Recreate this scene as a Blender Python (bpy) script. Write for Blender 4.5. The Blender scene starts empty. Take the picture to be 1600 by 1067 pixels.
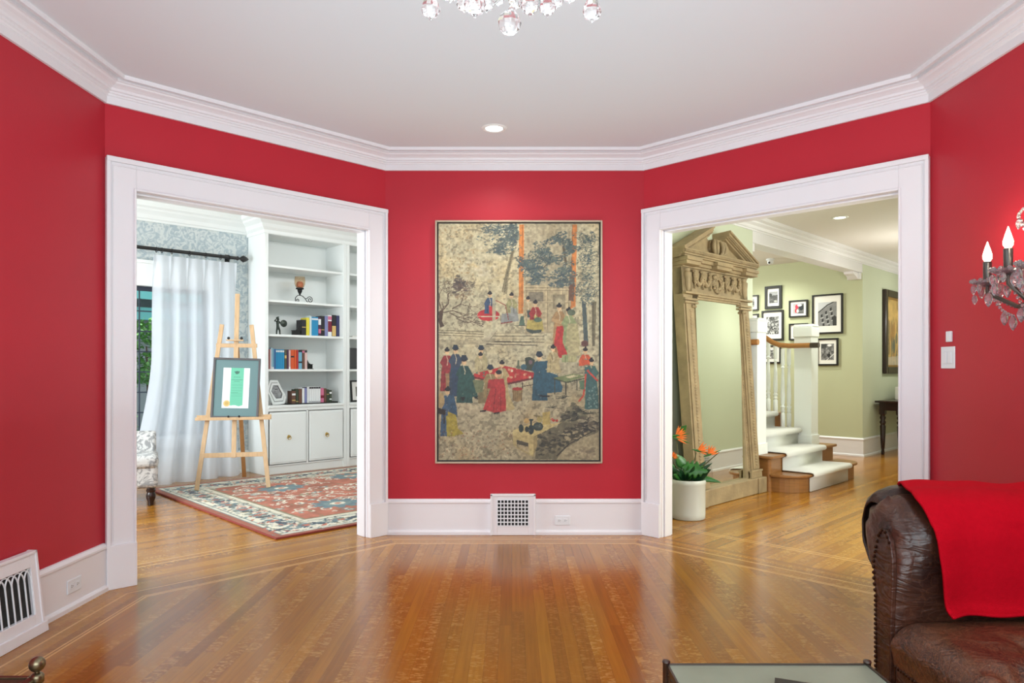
import bpy, bmesh, math, random
import numpy as np
from mathutils import Vector, Matrix

# ------------------------------------------------------------------ camera, world, lights, exposure
scene = bpy.context.scene
COL = scene.collection
R2 = math.sqrt(2.0)
PI = math.pi
CAMZ = 1.3
F = 1094.0            # focal length in pixels of the 1600 px wide frame
HX, HY = 800.0, 578.0 # vanishing point of the view axis in the frame

def UV(u, v, z=0.0):  # house grid turned 45 degrees: u = right and away, v = left and away
    return Vector(((u - v) / R2, (u + v) / R2, z))

cam_d = bpy.data.cameras.new('camera')
cam = bpy.data.objects.new('camera', cam_d)
COL.objects.link(cam)
cam.location = (0, 0, CAMZ)
cam.rotation_euler = (PI / 2, 0, 0)
cam_d.sensor_width = 36.0
cam_d.lens = F / 1600.0 * 36.0
cam_d.shift_y = (HY - 533.5) / 1600.0
cam_d.clip_start = 0.02
scene.camera = cam

scene.view_settings.view_transform = 'Standard'
scene.view_settings.look = 'None'
scene.view_settings.gamma = 1.0
scene.view_settings.use_curve_mapping = False
scene.view_settings.exposure = 0.0

world = bpy.data.worlds.new('daylight')
scene.world = world
world.use_nodes = True
bg = world.node_tree.nodes['Background']
bg.inputs[0].default_value = (0.82, 0.92, 1.0, 1)
bg.inputs[1].default_value = 3.0

def area(name, loc, rot, sx, sy, power, color=(1, 1, 1), spread=None):
    l = bpy.data.lights.new(name, 'AREA')
    l.shape = 'RECTANGLE'; l.size = sx; l.size_y = sy
    l.energy = power; l.color = color
    if spread: l.spread = spread
    o = bpy.data.objects.new(name, l)
    COL.objects.link(o)
    o.location = loc; o.rotation_euler = rot
    return o

def spot(name, loc, power, color, angle=120, blend=0.6, radius=0.05):
    l = bpy.data.lights.new(name, 'SPOT')
    l.energy = power; l.color = color; l.spot_size = math.radians(angle)
    l.spot_blend = blend; l.shadow_soft_size = radius
    o = bpy.data.objects.new(name, l)
    COL.objects.link(o)
    o.location = loc
    return o

# daylight through the windows of the wall behind the camera
area('window_daylight', (0.0, -1.15, 1.75), (PI / 2, 0, 0), 4.2, 2.1, 96, (0.88, 0.99, 1.03))
area('ceiling_fill_uplight', (0.0, 2.9, 1.0), (PI, 0, 0), 3.4, 3.6, 44, (0.72, 0.98, 1.06))  # added uplight without a fixture, standing in for light bounced onto the ceiling
# daylight through the side windows of the study on the left
p = UV(-0.85, 6.8, 1.7)
area('study_window_daylight', p, (PI / 2, 0, PI / 4 - PI / 2), 2.6, 1.9, 170, (0.93, 0.98, 1.0))
# added soft area lamp standing in for door daylight; no door is modelled
p = UV(6.0, -0.35, 1.8)
area('hall_fill_area', p, (PI / 2, 0, PI / 4), 1.8, 2.0, 115, (0.97, 1.0, 0.95))
p = UV(9.3, 6.6, 2.6)
area('stair_area_light', p, (math.radians(60), 0, PI / 4 + PI), 1.6, 1.0, 70, (0.97, 1.0, 0.9))  # area lamp high over the stairs facing the hall, no window modelled

# ------------------------------------------------------------------ materials
def lin(c):
    c = c / 255.0
    return c / 12.92 if c <= 0.04045 else ((c + 0.055) / 1.055) ** 2.4
def rgb(r, g, b):
    return (lin(r), lin(g), lin(b), 1.0)

def new_mat(name):
    m = bpy.data.materials.new(name)
    m.use_nodes = True
    return m, m.node_tree, m.node_tree.nodes['Principled BSDF']

def mat(name, col, rough=0.5, metal=0.0, spec=0.5, noise=0.0, nscale=20.0, bump=0.0, bscale=60.0, stretch=None, **kw):
    m, nt, b = new_mat(name)
    b.inputs['Base Color'].default_value = col
    b.inputs['Roughness'].default_value = rough
    b.inputs['Metallic'].default_value = metal
    b.inputs['Specular IOR Level'].default_value = spec
    for k, v in kw.items():
        b.inputs[k.replace('_', ' ')].default_value = v
    if noise > 0 or bump > 0:
        tc = nt.nodes.new('ShaderNodeTexCoord')
        vec = tc.outputs['Object']
        if stretch:
            mp = nt.nodes.new('ShaderNodeMapping'); mp.inputs['Scale'].default_value = stretch
            nt.links.new(vec, mp.inputs[0]); vec = mp.outputs[0]
        if noise > 0:
            n = nt.nodes.new('ShaderNodeTexNoise'); n.inputs['Scale'].default_value = nscale
            n.inputs['Detail'].default_value = 5
            nt.links.new(vec, n.inputs['Vector'])
            mr = nt.nodes.new('ShaderNodeMapRange')
            mr.inputs['To Min'].default_value = 1 - noise; mr.inputs['To Max'].default_value = 1 + noise
            mr.inputs['From Min'].default_value = 0.25; mr.inputs['From Max'].default_value = 0.75
            nt.links.new(n.outputs['Fac'], mr.inputs['Value'])
            mx = nt.nodes.new('ShaderNodeMix'); mx.data_type = 'RGBA'; mx.blend_type = 'MULTIPLY'
            mx.inputs['Factor'].default_value = 1.0
            mx.inputs['A'].default_value = col
            cb = nt.nodes.new('ShaderNodeCombineColor')
            for i in range(3): nt.links.new(mr.outputs[0], cb.inputs[i])
            nt.links.new(cb.outputs[0], mx.inputs['B'])
            nt.links.new(mx.outputs['Result'], b.inputs['Base Color'])
        if bump > 0:
            n2 = nt.nodes.new('ShaderNodeTexNoise'); n2.inputs['Scale'].default_value = bscale
            n2.inputs['Detail'].default_value = 3
            nt.links.new(vec, n2.inputs['Vector'])
            bp = nt.nodes.new('ShaderNodeBump'); bp.inputs['Strength'].default_value = bump
            bp.inputs['Distance'].default_value = 0.01
            nt.links.new(n2.outputs['Fac'], bp.inputs['Height'])
            nt.links.new(bp.outputs[0], b.inputs['Normal'])
    return m

def two_tone(name, c1, c2, scale, lo, hi, rough=0.7, distort=1.5, detail=4, bump=0.0):
    m, nt, b = new_mat(name)
    tc = nt.nodes.new('ShaderNodeTexCoord')
    n = nt.nodes.new('ShaderNodeTexNoise'); n.inputs['Scale'].default_value = scale
    n.inputs['Detail'].default_value = detail; n.inputs['Distortion'].default_value = distort
    nt.links.new(tc.outputs['Object'], n.inputs['Vector'])
    r = nt.nodes.new('ShaderNodeValToRGB')
    r.color_ramp.elements[0].position = lo; r.color_ramp.elements[1].position = hi
    r.color_ramp.elements[0].color = c1; r.color_ramp.elements[1].color = c2
    nt.links.new(n.outputs['Fac'], r.inputs['Fac'])
    nt.links.new(r.outputs[0], b.inputs['Base Color'])
    b.inputs['Roughness'].default_value = rough
    if bump:
        bp = nt.nodes.new('ShaderNodeBump'); bp.inputs['Strength'].default_value = bump
        nt.links.new(n.outputs['Fac'], bp.inputs['Height']); nt.links.new(bp.outputs[0], b.inputs['Normal'])
    return m

def attr_mat(name, rough=0.6, coat=0.0):
    m, nt, b = new_mat(name)
    a = nt.nodes.new('ShaderNodeAttribute'); a.attribute_name = 'Col'
    nt.links.new(a.outputs['Color'], b.inputs['Base Color'])
    b.inputs['Roughness'].default_value = rough
    b.inputs['Coat Weight'].default_value = coat
    return m

def emit(name, col, strength):
    m, nt, b = new_mat(name)
    b.inputs['Base Color'].default_value = col
    b.inputs['Emission Color'].default_value = col
    b.inputs['Emission Strength'].default_value = strength
    return m

def floor_mat():
    m, nt, b = new_mat('oak_planks')
    N = nt.nodes; L = nt.links
    def math_(op, a, bb=None, c=None):
        n = N.new('ShaderNodeMath'); n.operation = op
        for i, v in enumerate((a, bb, c)):
            if v is None: continue
            if isinstance(v, (int, float)): n.inputs[i].default_value = v
            else: L.new(v, n.inputs[i])
        return n.outputs[0]
    uv = N.new('ShaderNodeUVMap'); uv.uv_map = 'UVMap'
    sp = N.new('ShaderNodeSeparateXYZ'); L.new(uv.outputs[0], sp.inputs[0])
    x, y = sp.outputs[0], sp.outputs[1]
    W = 0.062
    yr = math_('DIVIDE', y, W)
    row = math_('FLOOR', yr)
    wn1 = N.new('ShaderNodeTexWhiteNoise'); wn1.noise_dimensions = '1D'; L.new(row, wn1.inputs['W'])
    xs = math_('ADD', math_('DIVIDE', x, 1.7), math_('MULTIPLY', wn1.outputs['Value'], 17.0))
    seg = math_('FLOOR', xs)
    cv = N.new('ShaderNodeCombineXYZ'); L.new(row, cv.inputs[0]); L.new(seg, cv.inputs[1])
    wn = N.new('ShaderNodeTexWhiteNoise'); wn.noise_dimensions = '2D'; L.new(cv.outputs[0], wn.inputs['Vector'])
    ramp = N.new('ShaderNodeValToRGB')
    e = ramp.color_ramp.elements
    e[0].position = 0.0; e[0].color = rgb(144, 90, 24)
    e[1].position = 1.0; e[1].color = rgb(172, 117, 34)
    k = e.new(0.5); k.color = rgb(159, 103, 28)
    L.new(wn.outputs['Value'], ramp.inputs[0])
    # long grain
    gv = N.new('ShaderNodeCombineXYZ')
    L.new(math_('MULTIPLY', x, 2.5), gv.inputs[0]); L.new(math_('MULTIPLY', y, 60), gv.inputs[1])
    L.new(math_('MULTIPLY', wn.outputs['Value'], 50), gv.inputs[2])
    gn = N.new('ShaderNodeTexNoise'); gn.inputs['Scale'].default_value = 1.0; gn.inputs['Detail'].default_value = 4
    L.new(gv.outputs[0], gn.inputs['Vector'])
    gr = N.new('ShaderNodeMapRange'); gr.inputs['From Min'].default_value = 0.3; gr.inputs['From Max'].default_value = 0.7
    gr.inputs['To Min'].default_value = 0.87; gr.inputs['To Max'].default_value = 1.10
    L.new(gn.outputs['Fac'], gr.inputs['Value'])
    mx = N.new('ShaderNodeMix'); mx.data_type = 'RGBA'; mx.blend_type = 'MULTIPLY'; mx.inputs['Factor'].default_value = 1
    L.new(ramp.outputs[0], mx.inputs['A'])
    cc = N.new('ShaderNodeCombineColor')
    for i in range(3): L.new(gr.outputs[0], cc.inputs[i])
    L.new(cc.outputs[0], mx.inputs['B'])
    # quarter sawn ray flecks
    fv = N.new('ShaderNodeCombineXYZ')
    L.new(math_('MULTIPLY', x, 58), fv.inputs[0]); L.new(math_('MULTIPLY', y, 22), fv.inputs[1])
    L.new(math_('MULTIPLY', wn.outputs['Value'], 90), fv.inputs[2])
    fn = N.new('ShaderNodeTexNoise'); fn.inputs['Scale'].default_value = 1.0; fn.inputs['Detail'].default_value = 2
    fn.inputs['Distortion'].default_value = 1.2
    L.new(fv.outputs[0], fn.inputs['Vector'])
    fr = N.new('ShaderNodeMapRange'); fr.inputs['From Min'].default_value = 0.53; fr.inputs['From Max'].default_value = 0.60
    L.new(fn.outputs['Fac'], fr.inputs['Value'])
    wn3 = N.new('ShaderNodeTexWhiteNoise'); wn3.noise_dimensions = '3D'
    cv3 = N.new('ShaderNodeCombineXYZ'); L.new(row, cv3.inputs[0]); L.new(seg, cv3.inputs[1]); cv3.inputs[2].default_value = 4.4
    L.new(cv3.outputs[0], wn3.inputs['Vector'])
    fm = N.new('ShaderNodeMapRange'); fm.inputs['From Min'].default_value = 0.25; fm.inputs['From Max'].default_value = 1.0
    fm.inputs['To Max'].default_value = 0.75
    L.new(wn3.outputs['Value'], fm.inputs['Value'])
    ff = math_('MULTIPLY', fr.outputs[0], fm.outputs[0])
    mx2 = N.new('ShaderNodeMix'); mx2.data_type = 'RGBA'
    L.new(ff, mx2.inputs['Factor']); L.new(mx.outputs['Result'], mx2.inputs['A'])
    mx2.inputs['B'].default_value = rgb(200, 150, 76)
    # plank gaps
    fy = math_('FRACT', yr)
    gap = math_('LESS_THAN', fy, 0.022)
    fx = math_('FRACT', xs)
    gap2 = math_('LESS_THAN', fx, 0.0012)
    g = math_('MAXIMUM', gap, gap2)
    mx3 = N.new('ShaderNodeMix'); mx3.data_type = 'RGBA'
    L.new(math_('MULTIPLY', g, 0.55), mx3.inputs['Factor']); L.new(mx2.outputs['Result'], mx3.inputs['A'])
    mx3.inputs['B'].default_value = rgb(95, 58, 22)
    L.new(mx3.outputs['Result'], b.inputs['Base Color'])
    b.inputs['Roughness'].default_value = 0.19
    b.inputs['Specular IOR Level'].default_value = 0.5
    bp = N.new('ShaderNodeBump'); bp.inputs['Strength'].default_value = 0.06; bp.inputs['Distance'].default_value = 0.01
    L.new(gn.outputs['Fac'], bp.inputs['Height']); L.new(bp.outputs[0], b.inputs['Normal'])
    return m

def leather_mat(name, c1, c2, crack, vs=26, fm=0.05):
    m, nt, b = new_mat(name)
    N = nt.nodes; L = nt.links
    tc = N.new('ShaderNodeTexCoord')
    n = N.new('ShaderNodeTexNoise'); n.inputs['Scale'].default_value = 7; n.inputs['Detail'].default_value = 6
    L.new(tc.outputs['Object'], n.inputs['Vector'])
    r = N.new('ShaderNodeValToRGB')
    r.color_ramp.elements[0].position = 0.35; r.color_ramp.elements[1].position = 0.72
    r.color_ramp.elements[0].color = c1; r.color_ramp.elements[1].color = c2
    L.new(n.outputs['Fac'], r.inputs[0])
    out = r.outputs[0]
    # fine worn creases: distorted voronoi edges
    n2 = N.new('ShaderNodeTexNoise'); n2.inputs['Scale'].default_value = 14; n2.inputs['Detail'].default_value = 3
    L.new(tc.outputs['Object'], n2.inputs['Vector'])
    va = N.new('ShaderNodeVectorMath'); va.operation = 'MULTIPLY_ADD'
    L.new(n2.outputs['Color'], va.inputs[0]); va.inputs[1].default_value = (0.12, 0.12, 0.12) if vs < 30 else (0.3, 0.3, 0.3)
    L.new(tc.outputs['Object'], va.inputs[2])
    v = N.new('ShaderNodeTexVoronoi'); v.feature = 'DISTANCE_TO_EDGE'; v.inputs['Scale'].default_value = vs
    L.new(va.outputs[0], v.inputs['Vector'])
    mr = N.new('ShaderNodeMapRange'); mr.inputs['From Max'].default_value = fm
    mr.inputs['To Min'].default_value = crack; mr.inputs['To Max'].default_value = 0
    L.new(v.outputs['Distance'], mr.inputs['Value'])
    mx = N.new('ShaderNodeMix'); mx.data_type = 'RGBA'
    L.new(mr.outputs[0], mx.inputs['Factor']); L.new(out, mx.inputs['A'])
    mx.inputs['B'].default_value = rgb(128, 84, 56)
    L.new(mx.outputs['Result'], b.inputs['Base Color'])
    b.inputs['Roughness'].default_value = 0.36
    bp = N.new('ShaderNodeBump'); bp.inputs['Strength'].default_value = 0.25; bp.inputs['Distance'].default_value = 0.004
    L.new(v.outputs['Distance'], bp.inputs['Height'])
    n3 = N.new('ShaderNodeTexNoise'); n3.inputs['Scale'].default_value = 11; n3.inputs['Detail'].default_value = 2; n3.inputs['Distortion'].default_value = 1.5
    mp = N.new('ShaderNodeMapping'); mp.inputs['Scale'].default_value = (0.7, 1.0, 2.2)
    L.new(tc.outputs['Object'], mp.inputs[0]); L.new(mp.outputs[0], n3.inputs['Vector'])
    bp2 = N.new('ShaderNodeBump'); bp2.inputs['Strength'].default_value = 0.38; bp2.inputs['Distance'].default_value = 0.02
    L.new(n3.outputs['Fac'], bp2.inputs['Height']); L.new(bp.outputs[0], bp2.inputs['Normal']); L.new(bp2.outputs[0], b.inputs['Normal'])
    return m

def sheer_mat():
    m = bpy.data.materials.new('sheer_voile'); m.use_nodes = True
    nt = m.node_tree; N = nt.nodes; L = nt.links
    N.clear()
    out = N.new('ShaderNodeOutputMaterial')
    d = N.new('ShaderNodeBsdfDiffuse'); d.inputs[0].default_value = rgb(240, 243, 248)
    t = N.new('ShaderNodeBsdfTranslucent'); t.inputs[0].default_value = rgb(240, 245, 250)
    tr = N.new('ShaderNodeBsdfTransparent')
    a = N.new('ShaderNodeMixShader'); a.inputs[0].default_value = 0.45
    L.new(d.outputs[0], a.inputs[1]); L.new(t.outputs[0], a.inputs[2])
    c = N.new('ShaderNodeMixShader'); c.inputs[0].default_value = 0.16
    L.new(a.outputs[0], c.inputs[1]); L.new(tr.outputs[0], c.inputs[2])
    L.new(c.outputs[0], out.inputs[0])
    return m

M = {}
M['red'] = mat('red_wall_paint', rgb(180, 38, 52), 0.40, spec=0.28, noise=0.03, nscale=3, bump=0.05, bscale=160)
M['ceiling'] = mat('ceiling_paint', rgb(220, 224, 228), 0.8)
M['white'] = mat('white_trim_paint', rgb(226, 224, 227), 0.35)
M['white2'] = mat('cool_white_cabinet_paint', rgb(236, 240, 238), 0.4)
M['green'] = mat('sage_wall_paint', rgb(184, 188, 154), 0.6, noise=0.02, nscale=2)
M['mint'] = mat('pale_sage_wall_paint', rgb(200, 207, 184), 0.6)
M['toile'] = two_tone('toile_wallpaper', rgb(168, 182, 188), rgb(206, 212, 210), 14, 0.42, 0.56, 0.8, 2.0, 8)
M['oak'] = floor_mat()
M['inlay'] = mat('maple_inlay', rgb(214, 166, 96), 0.25, noise=0.08, nscale=10)
M['inlay_dark'] = mat('walnut_inlay', rgb(120, 70, 30), 0.25)
M['frame_champagne'] = mat('champagne_metal_frame', rgb(176, 160, 138), 0.35, metal=0.6)
M['black'] = mat('black_paint', rgb(18, 17, 17), 0.4)
M['iron'] = mat('wrought_iron', rgb(28, 27, 28), 0.45, metal=0.5)
M['art'] = attr_mat('painted_canvas', 0.55)
M['rugm'] = attr_mat('wool_pile', 0.95)
M['photo'] = attr_mat('photo_print', 0.4)
M['mat_board'] = mat('mat_board', rgb(232, 230, 224), 0.8)
M['pine'] = mat('pine_wood', rgb(202, 168, 128), 0.5, noise=0.12, nscale=6, stretch=(8, 8, 1))
M['pine_dark'] = mat('darker_pine_wood', rgb(166, 116, 66), 0.5, noise=0.12, nscale=6, stretch=(8, 8, 1))  # darker pine tone for the easel's back leg
M['carved'] = mat('bleached_carved_wood', rgb(152, 132, 100), 0.65, noise=0.22, nscale=9, bump=0.25, bscale=40, stretch=(1, 1, 1))
M['carved_dark'] = mat('darker_wood_panel', rgb(140, 112, 74), 0.6, noise=0.16, nscale=9)  # darker wood tone for the mirror backing
M['mirror'] = mat('mirror_glass', rgb(232, 236, 226), 0.02, metal=1.0)
M['stepwood'] = mat('stair_oak', rgb(140, 94, 50), 0.3, noise=0.16, nscale=5, stretch=(1, 1, 14))
M['carpet'] = mat('cream_carpet', rgb(238, 238, 234), 0.95, bump=0.5, bscale=320)
M['railwood'] = mat('handrail_oak', rgb(168, 116, 64), 0.3, noise=0.12, nscale=10)
M['darkwood'] = mat('espresso_wood', rgb(42, 24, 20), 0.25)
M['gold'] = mat('gilt_frame', rgb(170, 130, 70), 0.35, metal=0.6)
M['crock'] = mat('glazed_stoneware', rgb(196, 197, 188), 0.25, noise=0.04, nscale=5)
M['soil'] = mat('soil', rgb(60, 45, 32), 0.9)
M['leaf'] = mat('glossy_leaf', rgb(46, 104, 40), 0.35, noise=0.25, nscale=14)
M['leaf_dark'] = mat('dark_leaf', rgb(26, 66, 36), 0.4, noise=0.25, nscale=14)
M['stem'] = mat('leaf_stem', rgb(84, 84, 50), 0.5)
M['orange'] = mat('orange_petal', rgb(236, 120, 48), 0.5)
M['leather'] = leather_mat('worn_brown_leather', rgb(38, 20, 15), rgb(84, 50, 34), 0.2)
M['leather_seat'] = leather_mat('cracked_brown_leather', rgb(48, 28, 21), rgb(98, 64, 44), 0.8, 40, 0.10)
M['leather_dark'] = leather_mat('dark_outer_leather', rgb(36, 24, 18), rgb(60, 42, 32), 0.1)
M['nail'] = mat('antique_nailhead', rgb(72, 54, 42), 0.35, metal=0.9)
M['throw'] = mat('red_wool_throw', rgb(182, 6, 28), 0.9, spec=0.1, noise=0.06, nscale=60, bump=0.35, bscale=260)
M['pewter'] = mat('pewter_metal', rgb(92, 84, 78), 0.35, metal=0.9)
M['tableglass'] = mat('pale_green_table_glass', rgb(136, 146, 128), 0.2, spec=0.6, noise=0.12, nscale=4)  # cloudy pale green reflection of the hall put into the base colour
M['verdigris'] = mat('aged_bronze', rgb(120, 112, 88), 0.3, metal=0.9, noise=0.3, nscale=30)
M['darkglass'] = mat('dark_green_top', rgb(52, 56, 40), 0.25)
M['plastic'] = mat('white_plastic', rgb(222, 226, 230), 0.3)
M['slot'] = mat('dark_slot', rgb(60, 58, 58), 0.6)
M['ventdark'] = mat('duct_dark', rgb(40, 42, 42), 0.8, noise=0.5, nscale=25)
M['brass'] = mat('brass', rgb(190, 160, 90), 0.3, metal=0.9)
M['sheer'] = sheer_mat()
M['damask'] = two_tone('damask_fabric', rgb(148, 148, 148), rgb(206, 205, 202), 10, 0.44, 0.53, 0.85, 2.5, 5)
M['crystal'] = mat('clear_crystal', (1, 1, 1, 1), 0.02, spec=0.8, IOR=1.5)
M['crystal'].node_tree.nodes['Principled BSDF'].inputs['Transmission Weight'].default_value = 0.9
M['smoky'] = mat('smoky_crystal', rgb(206, 200, 204), 0.03, spec=1.0)
M['smoky'].node_tree.nodes['Principled BSDF'].inputs['Transmission Weight'].default_value = 0.85
M['glass'] = mat('window_glass', (1, 1, 1, 1), 0.0, IOR=1.05)
M['glass'].node_tree.nodes['Principled BSDF'].inputs['Transmission Weight'].default_value = 1.0
M['amberglass'] = mat('amber_glass', rgb(240, 224, 204), 0.02, IOR=1.05)
M['amberglass'].node_tree.nodes['Principled BSDF'].inputs['Transmission Weight'].default_value = 0.95
M['candlewax'] = mat('copper_candle', rgb(196, 120, 90), 0.5)
M['bronze'] = mat('dark_bronze', rgb(66, 74, 68), 0.4, metal=0.6)
M['flame'] = emit('glowing_bulb', (1.0, 0.80, 0.55, 1), 14)
M['lamp'] = emit('recessed_lamp', (1.0, 0.96, 0.9, 1), 4)
M['candle_sleeve'] = mat('grey_candle_sleeve', rgb(84, 84, 82), 0.25, metal=0.6)
M['slate'] = mat('slate_mat_board', rgb(104, 132, 134), 0.7)
M['pewterframe'] = mat('grey_frame', rgb(92, 88, 90), 0.4, metal=0.3)
M['paper'] = attr_mat('printed_paper', 0.7)
M['lead'] = mat('lead_came', rgb(40, 48, 62), 0.5)
M['exterior_teal'] = mat('teal_eave', rgb(86, 150, 146), 0.7)
M['exterior_wall'] = mat('exterior_wall', rgb(120, 126, 124), 0.8)
M['pavement'] = mat('pavement', rgb(150, 158, 164), 0.9)
M['shrubleaf'] = mat('shrub_leaf', rgb(92, 140, 66), 0.5, noise=0.4, nscale=4)
M['bark'] = mat('bark', rgb(78, 62, 48), 0.9)

# ------------------------------------------------------------------ mesh helpers
class MB:
    def __init__(s):
        s.v = []; s.f = []; s.m = []; s.uv = []
    def add(s, verts, faces, mi=0, mtx=None):
        o = len(s.v)
        for p in verts:
            p = Vector(p)
            if mtx is not None: p = mtx @ p
            s.v.append(tuple(p))
        for f in faces:
            s.f.append([i + o for i in f]); s.m.append(mi)
        return s
    def box(s, a, b, mi=0, mtx=None):
        x0, y0, z0 = a; x1, y1, z1 = b
        if x1 < x0: x0, x1 = x1, x0
        if y1 < y0: y0, y1 = y1, y0
        if z1 < z0: z0, z1 = z1, z0
        vs = [(x0,y0,z0),(x1,y0,z0),(x1,y1,z0),(x0,y1,z0),(x0,y0,z1),(x1,y0,z1),(x1,y1,z1),(x0,y1,z1)]
        fs = [(3,2,1,0),(4,5,6,7),(0,1,5,4),(1,2,6,5),(2,3,7,6),(3,0,4,7)]
        if isinstance(mi, int): mi = [mi] * 6
        o = len(s.v)
        for p in vs:
            p = Vector(p)
            if mtx is not None: p = mtx @ p
            s.v.append(tuple(p))
        for k, f in enumerate(fs):
            s.f.append([i + o for i in f]); s.m.append(mi[k])
        return s
    def prism(s, poly, h0, h1, axis='y', mi=0, mtx=None):
        # poly: list of 2d points; extruded along axis between h0 and h1
        n = len(poly)
        def P(a, b, h):
            return {'y': (a, h, b), 'x': (h, a, b), 'z': (a, b, h)}[axis]
        vs = [P(a, b, h0) for a, b in poly] + [P(a, b, h1) for a, b in poly]
        fs = [list(range(n))[::-1], list(range(n, 2 * n))]
        for i in range(n):
            j = (i + 1) % n
            fs.append((i, j, n + j, n + i))
        return s.add(vs, fs, mi, mtx)
    def lathe(s, prof, seg=20, mi=0, mtx=None, c=(0, 0)):
        vs = []; fs = []
        n = len(prof)
        for r, z in prof:
            for k in range(seg):
                a = 2 * PI * k / seg
                vs.append((c[0] + r * math.cos(a), c[1] + r * math.sin(a), z))
        for i in range(n - 1):
            for k in range(seg):
                k2 = (k + 1) % seg
                fs.append((i*seg+k, i*seg+k2, (i+1)*seg+k2, (i+1)*seg+k))
        fs.append(list(range(seg))[::-1])
        fs.append([(n-1)*seg+k for k in range(seg)])
        return s.add(vs, fs, mi, mtx)
    def tube(s, path, r, seg=8, mi=0, mtx=None, caps=True):
        pts = [Vector(p) for p in path]
        n = len(pts)
        rr = r if isinstance(r, (list, tuple)) else [r] * n
        vs = []; fs = []
        up = Vector((0, 0, 1))
        prev = None
        for i in range(n):
            if i == 0: t = pts[1] - pts[0]
            elif i == n - 1: t = pts[-1] - pts[-2]
            else: t = pts[i+1] - pts[i-1]
            t.normalize()
            if prev is None:
                a = up if abs(t.dot(up)) < 0.95 else Vector((1, 0, 0))
                x = t.cross(a).normalized()
            else:
                x = (prev - t * prev.dot(t)).normalized()
            prev = x
            y = t.cross(x)
            for k in range(seg):
                a = 2 * PI * k / seg
                vs.append(pts[i] + (x * math.cos(a) + y * math.sin(a)) * rr[i])
        for i in range(n - 1):
            for k in range(seg):
                k2 = (k + 1) % seg
                fs.append((i*seg+k, i*seg+k2, (i+1)*seg+k2, (i+1)*seg+k))
        if caps:
            fs.append(list(range(seg))[::-1]); fs.append([(n-1)*seg+k for k in range(seg)])
        return s.add(vs, fs, mi, mtx)
    def bar(s, a, b, w, d, mi=0, up=(0, 0, 1)):
        # rectangular bar from a to b; w along side vector, d along the other
        a = Vector(a); b = Vector(b); t = (b - a).normalized()
        x = t.cross(Vector(up))
        if x.length < 1e-4: x = Vector((1, 0, 0))
        x.normalize(); y = x.cross(t)
        vs = []
        for p in (a, b):
            for sx, sy in ((-1,-1),(1,-1),(1,1),(-1,1)):
                vs.append(p + x * sx * w / 2 + y * sy * d / 2)
        fs = [(3,2,1,0),(4,5,6,7),(0,1,5,4),(1,2,6,5),(2,3,7,6),(3,0,4,7)]
        return s.add(vs, fs, mi)
    def sphere(s, c, r, seg=12, rings=8, mi=0, mtx=None):
        rx, ry, rz = r if isinstance(r, (tuple, list)) else (r, r, r)
        vs = []; fs = []
        for i in range(rings + 1):
            th = PI * i / rings
            for k in range(seg):
                a = 2 * PI * k / seg
                vs.append((c[0] + rx * math.sin(th) * math.cos(a), c[1] + ry * math.sin(th) * math.sin(a), c[2] + rz * math.cos(th)))
        for i in range(rings):
            for k in range(seg):
                k2 = (k + 1) % seg
                fs.append((i*seg+k, (i+1)*seg+k, (i+1)*seg+k2, i*seg+k2))
        return s.add(vs, fs, mi, mtx)
    def grid(s, fn, nu, nv, mi=0, closed=False):
        vs = [fn(i / nu, j / nv) for j in range(nv + 1) for i in range(nu + 1)]
        fs = []
        for j in range(nv):
            for i in range(nu):
                a = j * (nu + 1) + i
                fs.append((a, a + 1, a + nu + 2, a + nu + 1))
        return s.add(vs, fs, mi)
    def build(s, name, mats, parent=None, smooth=False, bevel=0.0, loc=None, rotz=None, weld=False, solid=0.0, autosm=True, subsurf=0, segs=2):
        me = bpy.data.meshes.new(name)
        me.from_pydata(s.v, [], s.f)
        if not isinstance(mats, (list, tuple)): mats = [mats]
        for m in mats: me.materials.append(m)
        me.polygons.foreach_set('material_index', s.m)
        bm = bmesh.new(); bm.from_mesh(me)
        if weld: bmesh.ops.remove_doubles(bm, verts=bm.verts, dist=0.0004)
        if len(s.f) < 60000: bmesh.ops.recalc_face_normals(bm, faces=bm.faces)
        bm.to_mesh(me); bm.free()
        if smooth:
            me.polygons.foreach_set('use_smooth', [True] * len(me.polygons))
            if autosm:
                me.set_sharp_from_angle(angle=math.radians(50))
        me.update()
        o = bpy.data.objects.new(name, me)
        COL.objects.link(o)
        if parent is not None: o.parent = parent
        if loc is not None: o.location = loc
        if rotz is not None: o.rotation_euler = (0, 0, rotz)
        if solid:
            md = o.modifiers.new('thick', 'SOLIDIFY'); md.thickness = solid; md.offset = 0
        if bevel:
            md = o.modifiers.new('bevel', 'BEVEL'); md.width = bevel; md.segments = segs
            md.limit_method = 'ANGLE'; md.angle_limit = math.radians(40)
        if subsurf:
            md = o.modifiers.new('sub', 'SUBSURF'); md.levels = subsurf; md.render_levels = subsurf
        return o

def thing(name, label, cat, loc=(0, 0, 0), rotz=0.0, group=None):
    o = bpy.data.objects.new(name, None); COL.objects.link(o)
    o.empty_display_size = 0.05
    o.location = loc; o.rotation_euler = (0, 0, rotz)
    o['label'] = label; o['category'] = cat
    if group: o['group'] = group
    return o
def tag(o, label, cat, group=None, kind=None):
    if label: o['label'] = label
    if cat: o['category'] = cat
    if group: o['group'] = group
    if kind: o['kind'] = kind
    return o
def struct(o):
    o['kind'] = 'structure'; return o
ROT = PI / 4

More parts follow.
